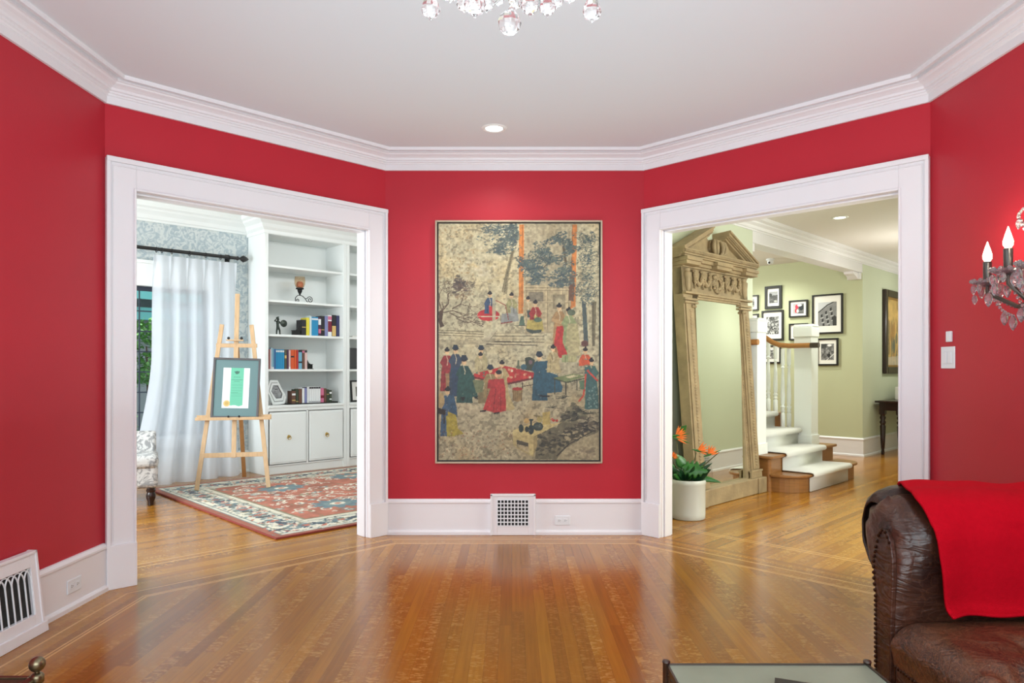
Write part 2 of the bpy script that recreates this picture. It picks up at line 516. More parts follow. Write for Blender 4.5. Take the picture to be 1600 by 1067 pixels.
def offset_path(path, d):
    """offset open polyline to its right-hand side... d>0 moves to the right of travel"""
    n = len(path); out = []
    for i in range(n):
        p = Vector(path[i])
        if i == 0: t = (Vector(path[1]) - p).normalized(); out.append(p + Vector((t.y, -t.x)) * d); continue
        if i == n - 1: t = (p - Vector(path[i-1])).normalized(); out.append(p + Vector((t.y, -t.x)) * d); continue
        t0 = (p - Vector(path[i-1])).normalized(); t1 = (Vector(path[i+1]) - p).normalized()
        n0 = Vector((t0.y, -t0.x)); n1 = Vector((t1.y, -t1.x))
        b = (n0 + n1); b = b / b.length
        out.append(p + b * (d / b.dot(n0)))
    return out
def sweep(mb, path, prof, mi=0):
    """prof: (offset, z) points; path 2d; closed cross-section"""
    rings = [offset_path(path, d) for d, z in prof]
    n = len(prof); m = len(path)
    vs = []
    for j in range(m):
        for i, (d, z) in enumerate(prof):
            q = rings[i][j]; vs.append((q.x, q.y, z))
    fs = []
    for j in range(m - 1):
        for i in range(n):
            k = (i + 1) % n
            fs.append((j*n+i, j*n+k, (j+1)*n+k, (j+1)*n+i))
    fs.append(list(range(n))); fs.append([(m-1)*n+i for i in range(n)][::-1])
    mb.add(vs, fs, mi)

# ------------------------------------------------------------------ room constants
CEIL = 3.02
L0 = (-2.41, -1.2); L1 = (-2.41, 4.145); L2 = (-1.004, 5.551)
C2 = (1.045, 5.551); C1 = (2.467, 4.129); C0 = (2.467, -1.2)
VL = (2.41 + 4.145) / R2        # v of the left diagonal wall
UR = (1.045 + 5.551) / R2       # u of the right diagonal wall
TH = 0.15
V_WIN = 8.72                    # study window wall
V_BOOK = 8.25
V_M = 3.70                      # hall mirror wall / beam / far wall
U_P = 11.12                     # hall photo wall
V_H = 1.9                       # hall opposite wall
ZC2 = 3.22
BB = 0.28

# ------------------------------------------------------------------ floor
def build_floor():
    me = bpy.data.meshes.new('floor')
    V = []; FC = []; MI = []; UVS = []
    def face(pts, d, mi, off=0.0):
        d = Vector(d).normalized(); e = Vector((-d.y, d.x))
        o = len(V)
        for p in pts: V.append((p[0], p[1], 0.0))
        FC.append(list(range(o, o + len(pts)))); MI.append(mi)
        for p in pts:
            q = Vector((p[0], p[1])); UVS.append((q.dot(d) + off, q.dot(e) + off * 0.37))
    room = [L0, L1, L2, C2, C1, C0]
    rings = [(0, 0.165, 0), (0.165, 0.177, 1), (0.177, 0.285, 0), (0.285, 0.295, 1), (0.295, 0.305, 0), (0.305, 0.317, 1)]
    for a, b, mi in rings:
        pa = offset_path(room, a); pb = offset_path(room, b)
        for i in range(5):
            d = (pa[i+1] - pa[i])
            # plank rows start at the ring edge
            dd = d.normalized(); e = Vector((-dd.y, dd.x))
            face([pa[i], pa[i+1], pb[i+1], pb[i]], d, mi, 3.1 * i)
    face(offset_path(room, 0.317)[::1], (0, 1), 0, 0)
    def uvp(u, v): q = UV(u, v); return (q.x, q.y)
    def rect(u0, v0, u1, v1, mi, d=(1, 1), off=5.0):
        face([uvp(u0, v0), uvp(u1, v0), uvp(u1, v1), uvp(u0, v1)], d, mi, off)
    # study: v from VL up; two inlay lines
    vs = [VL, VL + 0.36, VL + 0.372, VL + 0.44, VL + 0.452, 9.0]
    for k in range(5): rect(-1.2, vs[k], 7.4, vs[k+1], 1 if k in (1, 3) else 0)
    # hall: u from UR; v -0.7..5.. two inlay lines across
    us = [UR, UR + 0.34, UR + 0.352, UR + 0.385, UR + 0.397, 13.8]
    for k in range(5): rect(us[k], -0.8, us[k+1], VL - 0.02, 1 if k in (1, 3) else 0, off=9.0)
    rect(7.4, VL - 0.02, 13.8, 9.0, 0, off=9.0)
    me.from_pydata(V, [], FC)
    me.materials.append(M['oak']); me.materials.append(M['inlay'])
    me.polygons.foreach_set('material_index', MI)
    uvl = me.uv_layers.new(name='UVMap')
    flat = [c for t in UVS for c in t]
    uvl.data.foreach_set('uv', flat)
    for p in me.polygons:
        pass
    me.update()
    # make every face look up
    o = bpy.data.objects.new('floor', me); COL.objects.link(o)
    struct(o)
build_floor()

# ------------------------------------------------------------------ ceilings and walls
mb = MB()
cpoly = [(-4.5, -1.6), (4.9, -1.6)]
mb.prism([(-2.5, -1.3), (2.55, -1.3), (2.55, 4.15), (1.08, 5.63), (-1.04, 5.63), (-2.5, 4.17)], CEIL, CEIL + 0.1, 'z')
o = mb.build('ceiling', M['ceiling']); struct(o)
M['hallceil'] = mat('hall_ceiling_paint', rgb(222, 218, 212), 0.8)
mb = MB(); mb.box((UR + 0.12, -0.8, CEIL), (7.5, V_M + 0.1, CEIL + 0.1)); mb.box((7.5, -0.8, CEIL), (13.8, 9.0, CEIL + 0.1))
o = mb.build('ceiling', M['hallceil'], rotz=ROT); struct(o)
mb = MB(); mb.box((-1.2, VL + 0.02, ZC2), (7.4, 9.0, ZC2 + 0.1))
o = mb.build('ceiling', M['white2'], rotz=ROT); struct(o)

mb = MB(); mb.box((-2.56, -1.35, 0), (-2.41, 4.145, CEIL + 0.05)); struct(mb.build('wall_left', M['red']))
mb = MB(); mb.box((2.467, -1.35, 0), (2.617, 4.129, CEIL + 0.05)); struct(mb.build('wall_right', M['red']))
mb = MB()
mb.prism([L2, C2, (C2[0] + 0.06, C2[1] + TH), (L2[0] - 0.06, L2[1] + TH)], 0, CEIL + 0.05, 'z')
struct(mb.build('wall_back', M['red']))
# wall behind the camera with two big window openings
mb = MB()
for x0, x1, z0, z1 in ((-2.41, -2.15, 0, CEIL), (-0.1, 0.1, 0, CEIL), (2.15, 2.467, 0, CEIL), (-2.15, 2.15, 0, 0.65), (-2.15, 2.15, 2.85, CEIL)):
    mb.box((x0, -1.35, z0), (x1, -1.2, z1 + (0.05 if z1 > 3 else 0)))
struct(mb.build('wall_front', M['red']))
mb = MB()
for cx in (-1.125, 1.125):
    for x in (cx - 1.02, cx, cx + 1.02): mb.box((x - 0.025, -1.31, 0.65), (x + 0.025, -1.24, 2.85))
    for z in (0.675, 1.75, 2.825): mb.box((cx - 1.02, -1.305, z - 0.025), (cx + 1.02, -1.245, z + 0.025))
struct(mb.build('window_1', M['white']))

# diagonal walls with cased openings, local frame: x along the wall seen from the room left to right, y into the wall (away)
OPW0, OPW1, OPH = 0.165, 1.823, 2.385
def diag_wall(name, x_ext0, x_ext1, far_mat, origin, rotz, LEN, top):
    mb = MB()
    mats = [M['red'], far_mat, M['white']]
    # box face order: bottom, top, y0 (room), x1, y1 (far), x0
    # piers
    mb.box((0, 0, 0), (OPW0, TH, top), [0, 0, 0, 2, 1, 0])
    mb.box((LEN - OPW0, 0, 0), (LEN, TH, top), [0, 0, 0, 0, 1, 2])
    mb.box((OPW0, 0, OPH), (LEN - OPW0, TH, top), [2, 0, 0, 0, 1, 0])
    mb.box((x_ext0, 0, 0), (0, TH, top), [0, 0, 0, 0, 1, 0])
    mb.box((LEN, 0.02, 0), (x_ext1, TH, top), [0, 0, 0, 0, 1, 0])
    o = mb.build(name, mats, loc=origin, rotz=rotz); struct(o)
LEN_L = (Vector(L2) - Vector(L1)).length
LEN_R = (Vector(C1) - Vector(C2)).length
diag_wall('wall_front_left', -2.6, 4.2, M['toile'], (L1[0], L1[1], 0), ROT, LEN_L, ZC2 + 0.05)
diag_wall('wall_front_right', -0.7, LEN_R + 2.0, M['mint'], (C2[0], C2[1], 0), -ROT, LEN_R, CEIL + 0.05)

def casing(name, origin, rotz, LEN):
    mb = MB()
    a, b, h = OPW0, LEN - OPW0, OPH
    top = h + 0.175
    t = 0.022
    # flat boards
    mb.box((0.0, -t, 0), (a, 0, top)); mb.box((b, -t, 0), (LEN, 0, top)); mb.box((a, -t, h), (b, 0, top))
    # outer back-band
    mb.box((-0.0, -t - 0.016, 0), (0.022, -t, top)); mb.box((LEN - 0.022, -t - 0.016, 0), (LEN, -t, top))
    mb.box((0.0, -t - 0.02, top - 0.024), (LEN, -t + 0.001, top + 0.006))
    mb.box((0.034, -t - 0.006, BB), (0.04, -t, top - 0.04)); mb.box((LEN - 0.04, -t - 0.006, BB), (LEN - 0.034, -t, top - 0.04))
    mb.box((0.034, -t - 0.006, top - 0.046), (LEN - 0.034, -t, top - 0.04))
    # inner bead
    mb.box((a - 0.014, -t - 0.008, 0), (a, -t, h + 0.014)); mb.box((b, -t - 0.008, 0), (b + 0.014, -t, h + 0.014))
    mb.box((a, -t - 0.008, h), (b, -t, h + 0.014))
    # plinth blocks
    for x0, x1 in ((0, a), (b, LEN)):
        mb.box((x0 + 0.002, -t - 0.018, 0), (x1 - 0.0, -t, BB - 0.02))
    # stop bead in the jambs
    for x0, x1 in ((a, a + 0.012), (b - 0.012, b)): mb.box((x0, 0.03, 0), (x1, 0.12, h))
    mb.box((a, 0.03, h - 0.012), (b, 0.12, h))
    o = mb.build(name, M['white'], loc=origin, rotz=rotz, bevel=0.003); struct(o)
casing('trim_1', (L1[0], L1[1], 0), ROT, LEN_L)
casing('trim_2', (C2[0], C2[1], 0), -ROT, LEN_R)

CROWN = [(0, 2.878), (0.016, 2.878), (0.016, 2.922), (0.024, 2.926), (0.028, 2.934), (0.036, 2.938), (0.036, 2.948), (0.048, 2.952),
         (0.052, 2.966), (0.068, 2.976), (0.086, 2.984), (0.092, 2.992), (0.102, 2.994), (0.102, 3.014), (0.134, 3.015), (0.136, 2.997), (0.150, 2.997), (0.152, CEIL), (0, CEIL)]
mb = MB(); sweep(mb, [L0, L1, L2, C2, C1, C0], CROWN)
struct(mb.build('trim_3', M['white']))

BPROF = [(0, 0), (0.034, 0), (0.034, 0.022), (0.026, 0.034), (0.018, 0.036), (0.018, 0.245), (0.026, 0.25), (0.026, 0.262), (0.012, 0.278), (0, 0.28)]
def baseboard(name, path):
    mb = MB(); sweep(mb, path, BPROF); struct(mb.build(name, M['white']))
baseboard('baseboard_left', [(-2.41, -1.2), (-2.41, 4.128)])
baseboard('baseboard_back', [(L2[0] + 0.02, L2[1]), (C2[0] - 0.02, C2[1])])
baseboard('baseboard_right', [(2.467, 4.09), (2.467, -1.2)])

# ------------------------------------------------------------------ hall shell (local x = u, y = v)
mb = MB()
mb.box((UR + TH - 0.02, V_M, 0), (7.575, V_M + 0.14, CEIL + 0.05))
struct(mb.build('wall_hall_left', M['mint'], rotz=ROT))
mb = MB(); mb.box((U_P + 0.14, V_M, 0), (13.8, V_M + 0.14, CEIL + 0.05)); struct(mb.build('wall_hall_far', M['mint'], rotz=ROT))
mb = MB(); mb.box((U_P, V_M, 0), (U_P + 0.14, 9.0, CEIL + 0.05), [0, 0, 1, 0, 0, 0])
struct(mb.build('wall_hall_photo', [M['green'], M['mint']], rotz=ROT))
mb = MB(); mb.box((7.2, V_H - 0.14, 0), (13.8, V_H, CEIL + 0.05)); mb.box((7.2, -0.8, 0), (7.34, V_H - 0.14, CEIL + 0.05))
struct(mb.build('wall_hall_right', M['mint'], rotz=ROT))
mb = MB(); mb.box((13.66, V_H, 0), (13.8, V_M, CEIL + 0.05)); struct(mb.build('wall_hall_end', M['green'], rotz=ROT))
mb = MB(); mb.box((UR + TH, -0.8, 0), (7.2, -0.66, CEIL + 0.05)); struct(mb.build('wall_hall_near', M['mint'], rotz=ROT))
mb = MB(); mb.box((7.435, V_M + 0.14, 0), (7.575, 9.0, CEIL + 0.05)); mb.box((7.435, 8.86, 0), (U_P + 0.1, 9.0, CEIL + 0.05))
struct(mb.build('wall_stair', M['green'], rotz=ROT))
# beam between hall and stair
mb = MB(); mb.box((7.575, V_M, 2.755), (U_P, V_M + 0.2, CEIL)); 
struct(mb.build('trim_4', M['white'], rotz=ROT, bevel=0.004))
# brackets under the beam ends
def bracket(u0, u1):
    mb = MB()
    mb.box((u0, V_M + 0.015, 2.66), (u1, V_M + 0.185, 2.755)); 
    mb.box((u0, V_M + 0.04, 2.63), (u1, V_M + 0.16, 2.66))
    return mb
mb = bracket(7.575, 7.66); struct(mb.build('trim_5', M['white'], rotz=ROT, bevel=0.006))
mb = MB()
mb.box((U_P - 0.1, V_M + 0.012, 2.655), (U_P, V_M + 0.188, 2.755)); mb.prism([(U_P - 0.1, 2.755), (U_P - 0.3, 2.755), (U_P - 0.28, 2.72), (U_P - 0.2, 2.70), (U_P - 0.1, 2.655)], V_M + 0.03, V_M + 0.17, 'y')
struct(mb.build('trim_6', M['white'], rotz=ROT, bevel=0.006))
HCROWN = [(0, 2.885), (0.012, 2.885), (0.016, 2.90), (0.03, 2.905), (0.05, 2.93), (0.08, 2.955), (0.085, 2.97), (0.12, 2.985), (0.125, CEIL), (0, CEIL)]
mb = MB(); a = UV(UR + TH, V_M); b = UV(13.66, V_M); sweep(mb, [(a.x, a.y), (b.x, b.y)], HCROWN); struct(mb.build('trim_7', M['white']))
mb = MB(); a = UV(13.66, V_H); b = UV(7.2, V_H); sweep(mb, [(a.x, a.y), (b.x, b.y)], HCROWN); struct(mb.build('trim_8', M['white']))
mb = MB(); a = UV(U_P, 8.86); c = UV(U_P, V_M); b = UV(13.66, V_M)
sweep(mb, [(p.x, p.y) for p in (UV(U_P, 8.86), UV(U_P, V_M + 0.0), UV(13.66, V_M))], BPROF); struct(mb.build('baseboard_hall_far', M['white']))
mb = MB(); sweep(mb, [(p.x, p.y) for p in (UV(UR + TH, V_M), UV(7.2, V_M))], BPROF); struct(mb.build('baseboard_hall_left', M['white']))
mb = MB(); sweep(mb, [(p.x, p.y) for p in (UV(13.66, V_H), UV(7.2, V_H))], BPROF); struct(mb.build('baseboard_hall_right', M['white']))

# ------------------------------------------------------------------ study shell
WU0, WU1, WZ0, WZ1 = 0.5, 3.45, 0.52, 2.27
mb = MB()
mb.box((-1.2, V_WIN, 0), (WU0, V_WIN + 0.15, ZC2 + 0.05)); mb.box((WU1, V_WIN, 0), (7.4, V_WIN + 0.15, ZC2 + 0.05))
mb.box((WU0, V_WIN, 0), (WU1, V_WIN + 0.15, WZ0)); mb.box((WU0, V_WIN, WZ1), (WU1, V_WIN + 0.15, ZC2 + 0.05))
struct(mb.build('wall_study_window', M['toile'], rotz=ROT))
mb = MB(); mb.box((7.26, VL + TH, 0), (7.4, V_WIN, ZC2 + 0.05)); struct(mb.build('wall_study_right', M['toile'], rotz=ROT))
mb = MB()
for v0, v1, z0, z1 in ((VL, 5.4, 0, ZC2), (8.2, 9.0, 0, ZC2), (5.4, 8.2, 0, 0.7), (5.4, 8.2, 2.7, ZC2)):
    mb.box((-1.2, v0, z0), (-1.06, v1, z1 + (0.05 if z1 > 3 else 0)))
struct(mb.build('wall_study_left', M['toile'], rotz=ROT))
mb = MB(); prof = [(0, 3.02), (0.02, 3.02), (0.03, 3.04), (0.05, 3.05), (0.07, 3.09), (0.12, 3.13), (0.13, 3.15), (0.16, 3.17), (0.18, ZC2), (0, ZC2)]
sweep(mb, [(p.x, p.y) for p in (UV(-1.06, V_WIN), UV(4.0, V_WIN))], prof); struct(mb.build('trim_9', M['white2']))
mb = MB(); sweep(mb, [(p.x, p.y) for p in (UV(-1.06, V_WIN), UV(4.0, V_WIN))], BPROF); struct(mb.build('baseboard_study', M['white2']))

# window in the study: casing, sashes, leaded panes
wr = bpy.data.objects.new('window_2', None); COL.objects.link(wr); wr.location = UV(0, V_WIN); wr.rotation_euler = (0, 0, ROT); struct(wr)
mb = MB()
mb.box((WU0 - 0.13, -0.03, WZ1), (WU1 + 0.13, 0, WZ1 + 0.26)); mb.box((WU0 - 0.15, -0.045, WZ1 + 0.26), (WU1 + 0.15, 0, WZ1 + 0.30))
mb.box((WU0 - 0.13, -0.03, WZ0 - 0.12), (WU0, 0, WZ1)); mb.box((WU1, -0.03, WZ0 - 0.12), (WU1 + 0.13, 0, WZ1))
mb.box((WU0 - 0.15, -0.06, WZ0 - 0.04), (WU1 + 0.15, 0.0, WZ0)); mb.box((WU0 - 0.13, -0.025, WZ0 - 0.14), (WU1 + 0.13, 0.0, WZ0 - 0.04))
mb.build('window_frame', M['white2'], wr, bevel=0.004)
bays = [(WU0, 1.48), (1.48, 2.46), (2.46, WU1)]
for u0, u1 in bays:
    mb = MB()
    mb.box((u0, 0.05, WZ0), (u0 + 0.045, 0.10, WZ1)); mb.box((u1 - 0.045, 0.05, WZ0), (u1, 0.10, WZ1))
    mb.box((u0 + 0.045, 0.05, WZ0), (u1 - 0.045, 0.10, WZ0 + 0.05)); mb.box((u0 + 0.045, 0.05, WZ1 - 0.05), (u1 - 0.045, 0.10, WZ1))
    sash = mb.build('sash', M['lead'], wr)
    mb = MB(); mb.box((u0 + 0.045, 0.074, WZ0 + 0.05), (u1 - 0.045, 0.078, WZ1 - 0.05)); mb.build('pane', M['glass'], sash)
    mb = MB()
    n = 5
    for k in range(1, n):
        x = u0 + 0.045 + (u1 - u0 - 0.09) * k / n; mb.box((x - 0.006, 0.068, WZ0 + 0.05), (x + 0.006, 0.084, WZ1 - 0.05))
    for k in range(1, 7):
        z = WZ0 + 0.05 + (WZ1 - WZ0 - 0.1) * k / 7; mb.box((u0 + 0.045, 0.067, z - 0.007), (u1 - 0.045, 0.085, z + 0.007))
    mb.build('lead_came', M['lead'], sash)

# ------------------------------------------------------------------ outside the study window
random.seed(5)
mb = MB(); mb.box((-8, 9.0, -0.12), (14, 24, -0.02)); tag(mb.build('ground', M['pavement'], rotz=ROT), None, None, kind='structure')
hs = thing('neighbouring_house', 'grey neighbouring house with teal eave seen through the leaded window', 'building', UV(5.2, 14.2), ROT)
mb = MB(); mb.box((-5, 0, -0.02), (5, 3.0, 3.2)); mb.build('wall', M['exterior_wall'], hs)
mb = MB(); mb.prism([(-0.9, 2.55), (-0.9, 2.75), (1.5, 4.6), (3.4, 3.4), (3.4, 3.2), (0.0, 3.2)], -5.4, 5.4, 'x'); mb.build('eave', M['exterior_teal'], hs)
mb = MB(); mb.box((-5.2, -0.7, 2.2), (5.2, -0.62, 2.42)); mb.build('gutter_beam', M['exterior_teal'], hs)
for x in (-3.0, 0.4):
    mb = MB(); mb.box((x, -0.04, 0.8), (x + 1.4, 0, 2.0)); mb.build('window', M['lead'], hs)
def shrub(u, v, r, h, z0, n, label):
    t = thing('garden_shrub', label, 'shrub', UV(u, v), ROT, 'shrubs outside the study window')
    mb = MB()
    for k in range(n):
        a = random.uniform(0, 2 * PI); ph = math.acos(random.uniform(-1, 1)); rr = r * random.uniform(0.6, 1.0)
        c = Vector((rr * math.sin(ph) * math.cos(a), rr * math.sin(ph) * math.sin(a), z0 + h / 2 + h / 2 * math.cos(ph) * random.uniform(0.7, 1)))
        d = Vector((random.uniform(-1, 1), random.uniform(-1, 1), random.uniform(-0.8, 0.5))).normalized()
        s = d.cross(Vector((0.3, 0.2, 1))).normalized()
        l = random.uniform(0.08, 0.16); w = l * 0.3
        mb.add([c, c + d * l * 0.5 + s * w, c + d * l, c + d * l * 0.5 - s * w], [(0, 1, 2, 3)])
    mb.build('foliage', M['shrubleaf'], t)
    mb = MB(); mb.tube([(0, 0, -0.02), (0.03, 0, z0 * 0.6), (0, 0.02, z0 + h * 0.6)], [0.03, 0.025, 0.012], 6); mb.build('trunk', M['bark'], t)
shrub(3.9, 12.4, 0.75, 1.15, 1.0, 1500, 'tall leafy green shrub outside the leaded window')
shrub(2.6, 10.4, 0.6, 0.9, 0.0, 700, 'low leafy shrub just outside the leaded window')

# ------------------------------------------------------------------ curtain, rod
t = thing('curtain_rod', 'black curtain rod with pointed finial above the study window', 'curtain rod', UV(0, 8.58, 2.69), ROT)
mb = MB(); mb.tube([(-0.6, 0, 0), (3.735, 0, 0)], 0.021, 12); mb.build('pole', M['black'], t, smooth=True)
mb = MB()
mt = Matrix.Translation((3.735, 0, 0)) @ Matrix.Rotation(PI / 2, 4, 'Y')
mb.lathe([(0.02, 0), (0.026, 0.005), (0.026, 0.02), (0.014, 0.03), (0.014, 0.045), (0.03, 0.06), (0.044, 0.085), (0.03, 0.12), (0.008, 0.15), (0.001, 0.155)], 14, mtx=mt)
mb.build('finial', M['black'], t, smooth=True)
mb = MB(); mb.box((3.66, 0, -0.012), (3.685, 0.138, 0.012)); mb.box((3.645, 0.125, -0.05), (3.70, 0.138, 0.05)); mb.build('bracket', M['black'], t)
for k, x in enumerate((2.80, 2.86, 2.97, 3.17, 3.36, 3.54, 3.64)):
    mb = MB()
    mb.tube([(x, 0.03 * math.cos(a), 0.03 * math.sin(a) - 0.008) for a in [2 * PI * i / 16 for i in range(17)]], 0.004, 6)
    mb.build('curtain_ring', M['black'], t, smooth=True)
cu0, cu1 = 2.77, 3.74
def curt(s, r):
    # s across 0..1, r down 0..1
    z = 2.63 - r * (2.63 - 0.006)
    nple = 5.0
    x = cu0 + (cu1 - cu0) * s
    flare = max(0.0, r - 0.45) / 0.55
    x = x + (-0.34 * (1 - s)) * flare ** 1.6 + 0.03 * flare * s
    amp = 0.028 + 0.035 * r
    ph = s * nple * 2 * PI
    pinch = math.exp(-((r) / 0.10) ** 2)
    y = math.cos(ph) * amp * (1 - 0.5 * pinch) + 0.016 * math.sin(s * 61 + r * 3) * r
    spike = math.exp(-((math.sin(ph / 2)) ** 2) * 40)
    y -= 0.03 * spike * pinch
    y -= 0.26 * flare ** 2.4 * (1 - 0.55 * s)
    return (x, y, z)
mb = MB(); mb.grid(curt, 260, 50)
t = thing('sheer_curtain', 'floor-length white sheer curtain hanging from the black rod', 'curtain', UV(0, 8.60), ROT)
mb.build('curtain_panel', M['sheer'], t, smooth=True, autosm=False)

# ------------------------------------------------------------------ built-in bookcase (local x=u, y=v from the front)
BU0 = 3.945
SH = [0.857, 1.31, 1.747, 2.175, 2.61]
def bookcase(u0, w, label, fillet):
    t = thing('built_in_bookcase', label, 'bookcase', UV(u0, V_BOOK), ROT, None)
    D = V_WIN - V_BOOK - 0.002
    st = 0.047
    mb = MB()
    mb.box((0, 0, 0), (st, D, 3.03)); mb.box((w - st, 0, 0), (w, D, 3.03))
    mb.box((st, D - 0.02, 0.1), (w - st, D, 3.03))
    mb.box((st, 0.0, 2.985), (w - st, D - 0.02, 3.03))
    mb.box((st, 0.015, 0), (w - st, D - 0.02, 0.1))
    mb.box((st, 0.0, SH[0] - 0.075), (w - st, 0.02, SH[0] - 0.03)); 
    mb.box((st, 0.002, 0.1), (w - st, 0.02, 0.115))
    mb.box((w / 2 - 0.012, 0.0, 0.1), (w / 2 + 0.012, 0.02, SH[0] - 0.06))
    mb.build('case', M['white2'], t, bevel=0.002)
    mb = MB(); mb.box((st, -0.012, SH[0] - 0.03), (w - st, D - 0.02, SH[0])); mb.build('counter_shelf', M['white2'], t, bevel=0.003)
    for z in SH[1:]:
        mb = MB(); mb.box((st, 0.012, z - 0.028), (w - st, D - 0.02, z)); mb.build('shelf', M['white2'], t, bevel=0.002)
    for k in range(2):
        x0 = st + 0.012 if k == 0 else w / 2 + 0.018
        x1 = w / 2 - 0.018 if k == 0 else w - st - 0.012
        z0, z1 = 0.125, SH[0] - 0.085
        mb = MB()
        mb.box((x0, -0.006, z0), (x1, 0.0, z1)); mb.box((x0 + 0.02, -0.012, z0 + 0.02), (x1 - 0.02, -0.006, z1 - 0.02))
        d = mb.build('door', M['white2'], t, bevel=0.003)
        mb = MB()
        cx = (x0 + x1) / 2; cz = z0 + (z1 - z0) * 0.52
        mtx = Matrix.Translation((cx, -0.012, cz)) @ Matrix.Rotation(PI / 2, 4, 'X')
        mb.lathe([(0.016, 0), (0.02, 0.004), (0.013, 0.01), (0.012, 0.02), (0.004, 0.024)], 14, mtx=mtx)
        mb.tube([(cx + 0.024 * math.sin(a), -0.030 - 0.004 * math.cos(a), cz - 0.024 - 0.024 * math.cos(a) + 0.012) for a in [2 * PI * i / 18 for i in range(19)]], 0.0045, 6)
        mb.build('ring_pull', M['brass'], d, smooth=True)
    return t
bookcase(BU0, 1.151, 'white built-in bookcase beside the curtain, holding the candle holder and books', True)
bookcase(BU0 + 1.1525, 1.151, 'white built-in bookcase partly hidden by the right jamb of the study opening', True)
# crown returned round the bookcases
pr = [(0, 2.99), (0.015, 2.99), (0.02, 3.03), (0.05, 3.06), (0.07, 3.10), (0.12, 3.14), (0.13, 3.16), (0.16, 3.18), (0.17, ZC2), (0, ZC2)]
mb = MB(); sweep(mb, [(p.x, p.y) for p in (UV(3.945, V_WIN), UV(3.945, V_BOOK), UV(6.5, V_BOOK))], pr)
mb.box((0, 0, 0), (0.001, 0.001, 0.001), mtx=Matrix.Translation(UV(4.2, 8.5, 3.1)))
struct(mb.build('trim_10', M['white2']))

def ucol(px, v):  # u of the picture column px on the plane v
    m = (px - HX) / F
    return v * (1 + m) / (1 - m)
BV = V_BOOK + 0.10

def book(px0, px1, z, h, col, label, group=None, band=None, top=None, depth=0.15, v=BV):
    u0 = ucol(px0, v) + 0.001; u1 = ucol(px1, v) - 0.001
    w = u1 - u0
    mb = MB()
    # cover: spine and two boards
    mb.box((0, 0, 0), (w, 0.006, h), 0)
    mb.box((0, 0.006, 0), (0.003, depth, h), 0); mb.box((w - 0.003, 0.006, 0), (w, depth, h), 0)
    mb.box((0.003, 0.006, 0.003), (w - 0.003, depth - 0.004, h - 0.004), 1)
    if band:
        for (f0, f1, c) in band: mb.box((0.0005, -0.0007, h * f0), (w - 0.0005, 0.0, h * f1), c)
    o = mb.build('book', [col, M['mat_board'], PAL['white'], PAL['black'], PAL['crimson'], PAL['tan'], PAL['pink'], PAL['gold']], loc=UV(u0, v, z + 0.0005), rotz=ROT)
    tag(o, label, 'book', group)
    return o
ORD = ['leftmost', 'second from the left', 'middle one', 'fourth from the left', 'rightmost']
PAL = {k: mat('book_cloth_' + k, rgb(*c), 0.5) for k, c in dict(yellow=(222, 206, 60), white=(226, 228, 228), blue=(40, 142, 190), navy=(50, 52, 92), lilac=(128, 132, 176),
       black=(34, 32, 38), crimson=(120, 24, 48), tan=(210, 176, 110), pink=(200, 110, 140), orange=(206, 84, 40), red=(176, 40, 44), sky=(116, 168, 190), brown=(104, 72, 58),
       olive=(84, 84, 66), plum=(74, 44, 70), rose=(212, 180, 176), darkred=(130, 54, 50), paleblue=(172, 200, 214), dusk=(66, 110, 160), green=(56, 66, 50), gold=(180, 150, 90), pale=(206, 220, 222)).items()}
def zc(x): return 410 + x / 9.704
z3 = SH[2]
for a in [
    (600, 662, .205, 'black', 'black book against the bookend at the left of the upper row', [(.5,.56,7)]),
    (665, 713, .235, 'yellow', 'bright yellow book in the upper row', None),
    (715, 746, .262, 'pale', 'pale white-blue book between the yellow and the blue ones in the upper row', None),
    (847, 890, .25, 'plum', 'plum book with pink lower spine in the upper row', [(.15,.38,6),(.6,.9,2)]),
    (892, 943, .27, 'black', 'thick black book between the plum and lilac books of the upper row', [(.3,.34,7)]),
    (945, 992, .272, 'lilac', 'lilac book beside the white and crimson one in the upper row', None),
    (994, 1052, .285, 'white', 'white book with crimson spine label in the upper row', [(.22,.72,4),(.78,.95,6)]),
    (1056, 1116, .29, 'black', 'black book with tan lower spine in the upper row', [(.03,.5,5),(.6,.9,3)]),
    (1120, 1170, .285, 'navy', 'navy book closing the right end of the upper row', None)]:
    book(zc(a[0]), zc(a[1]), z3, a[2], PAL[a[3]], a[4], 'books on the upper book shelf', a[5])
for k in range(5):
    book(zc(748 + 19.5 * k), zc(748 + 19.5 * (k + 1)), z3, .25, PAL['blue'], '%s of the five slim blue books in the upper row' % ORD[k], 'blue books of the upper row', [(.84,.93,2)])
z4 = SH[1]
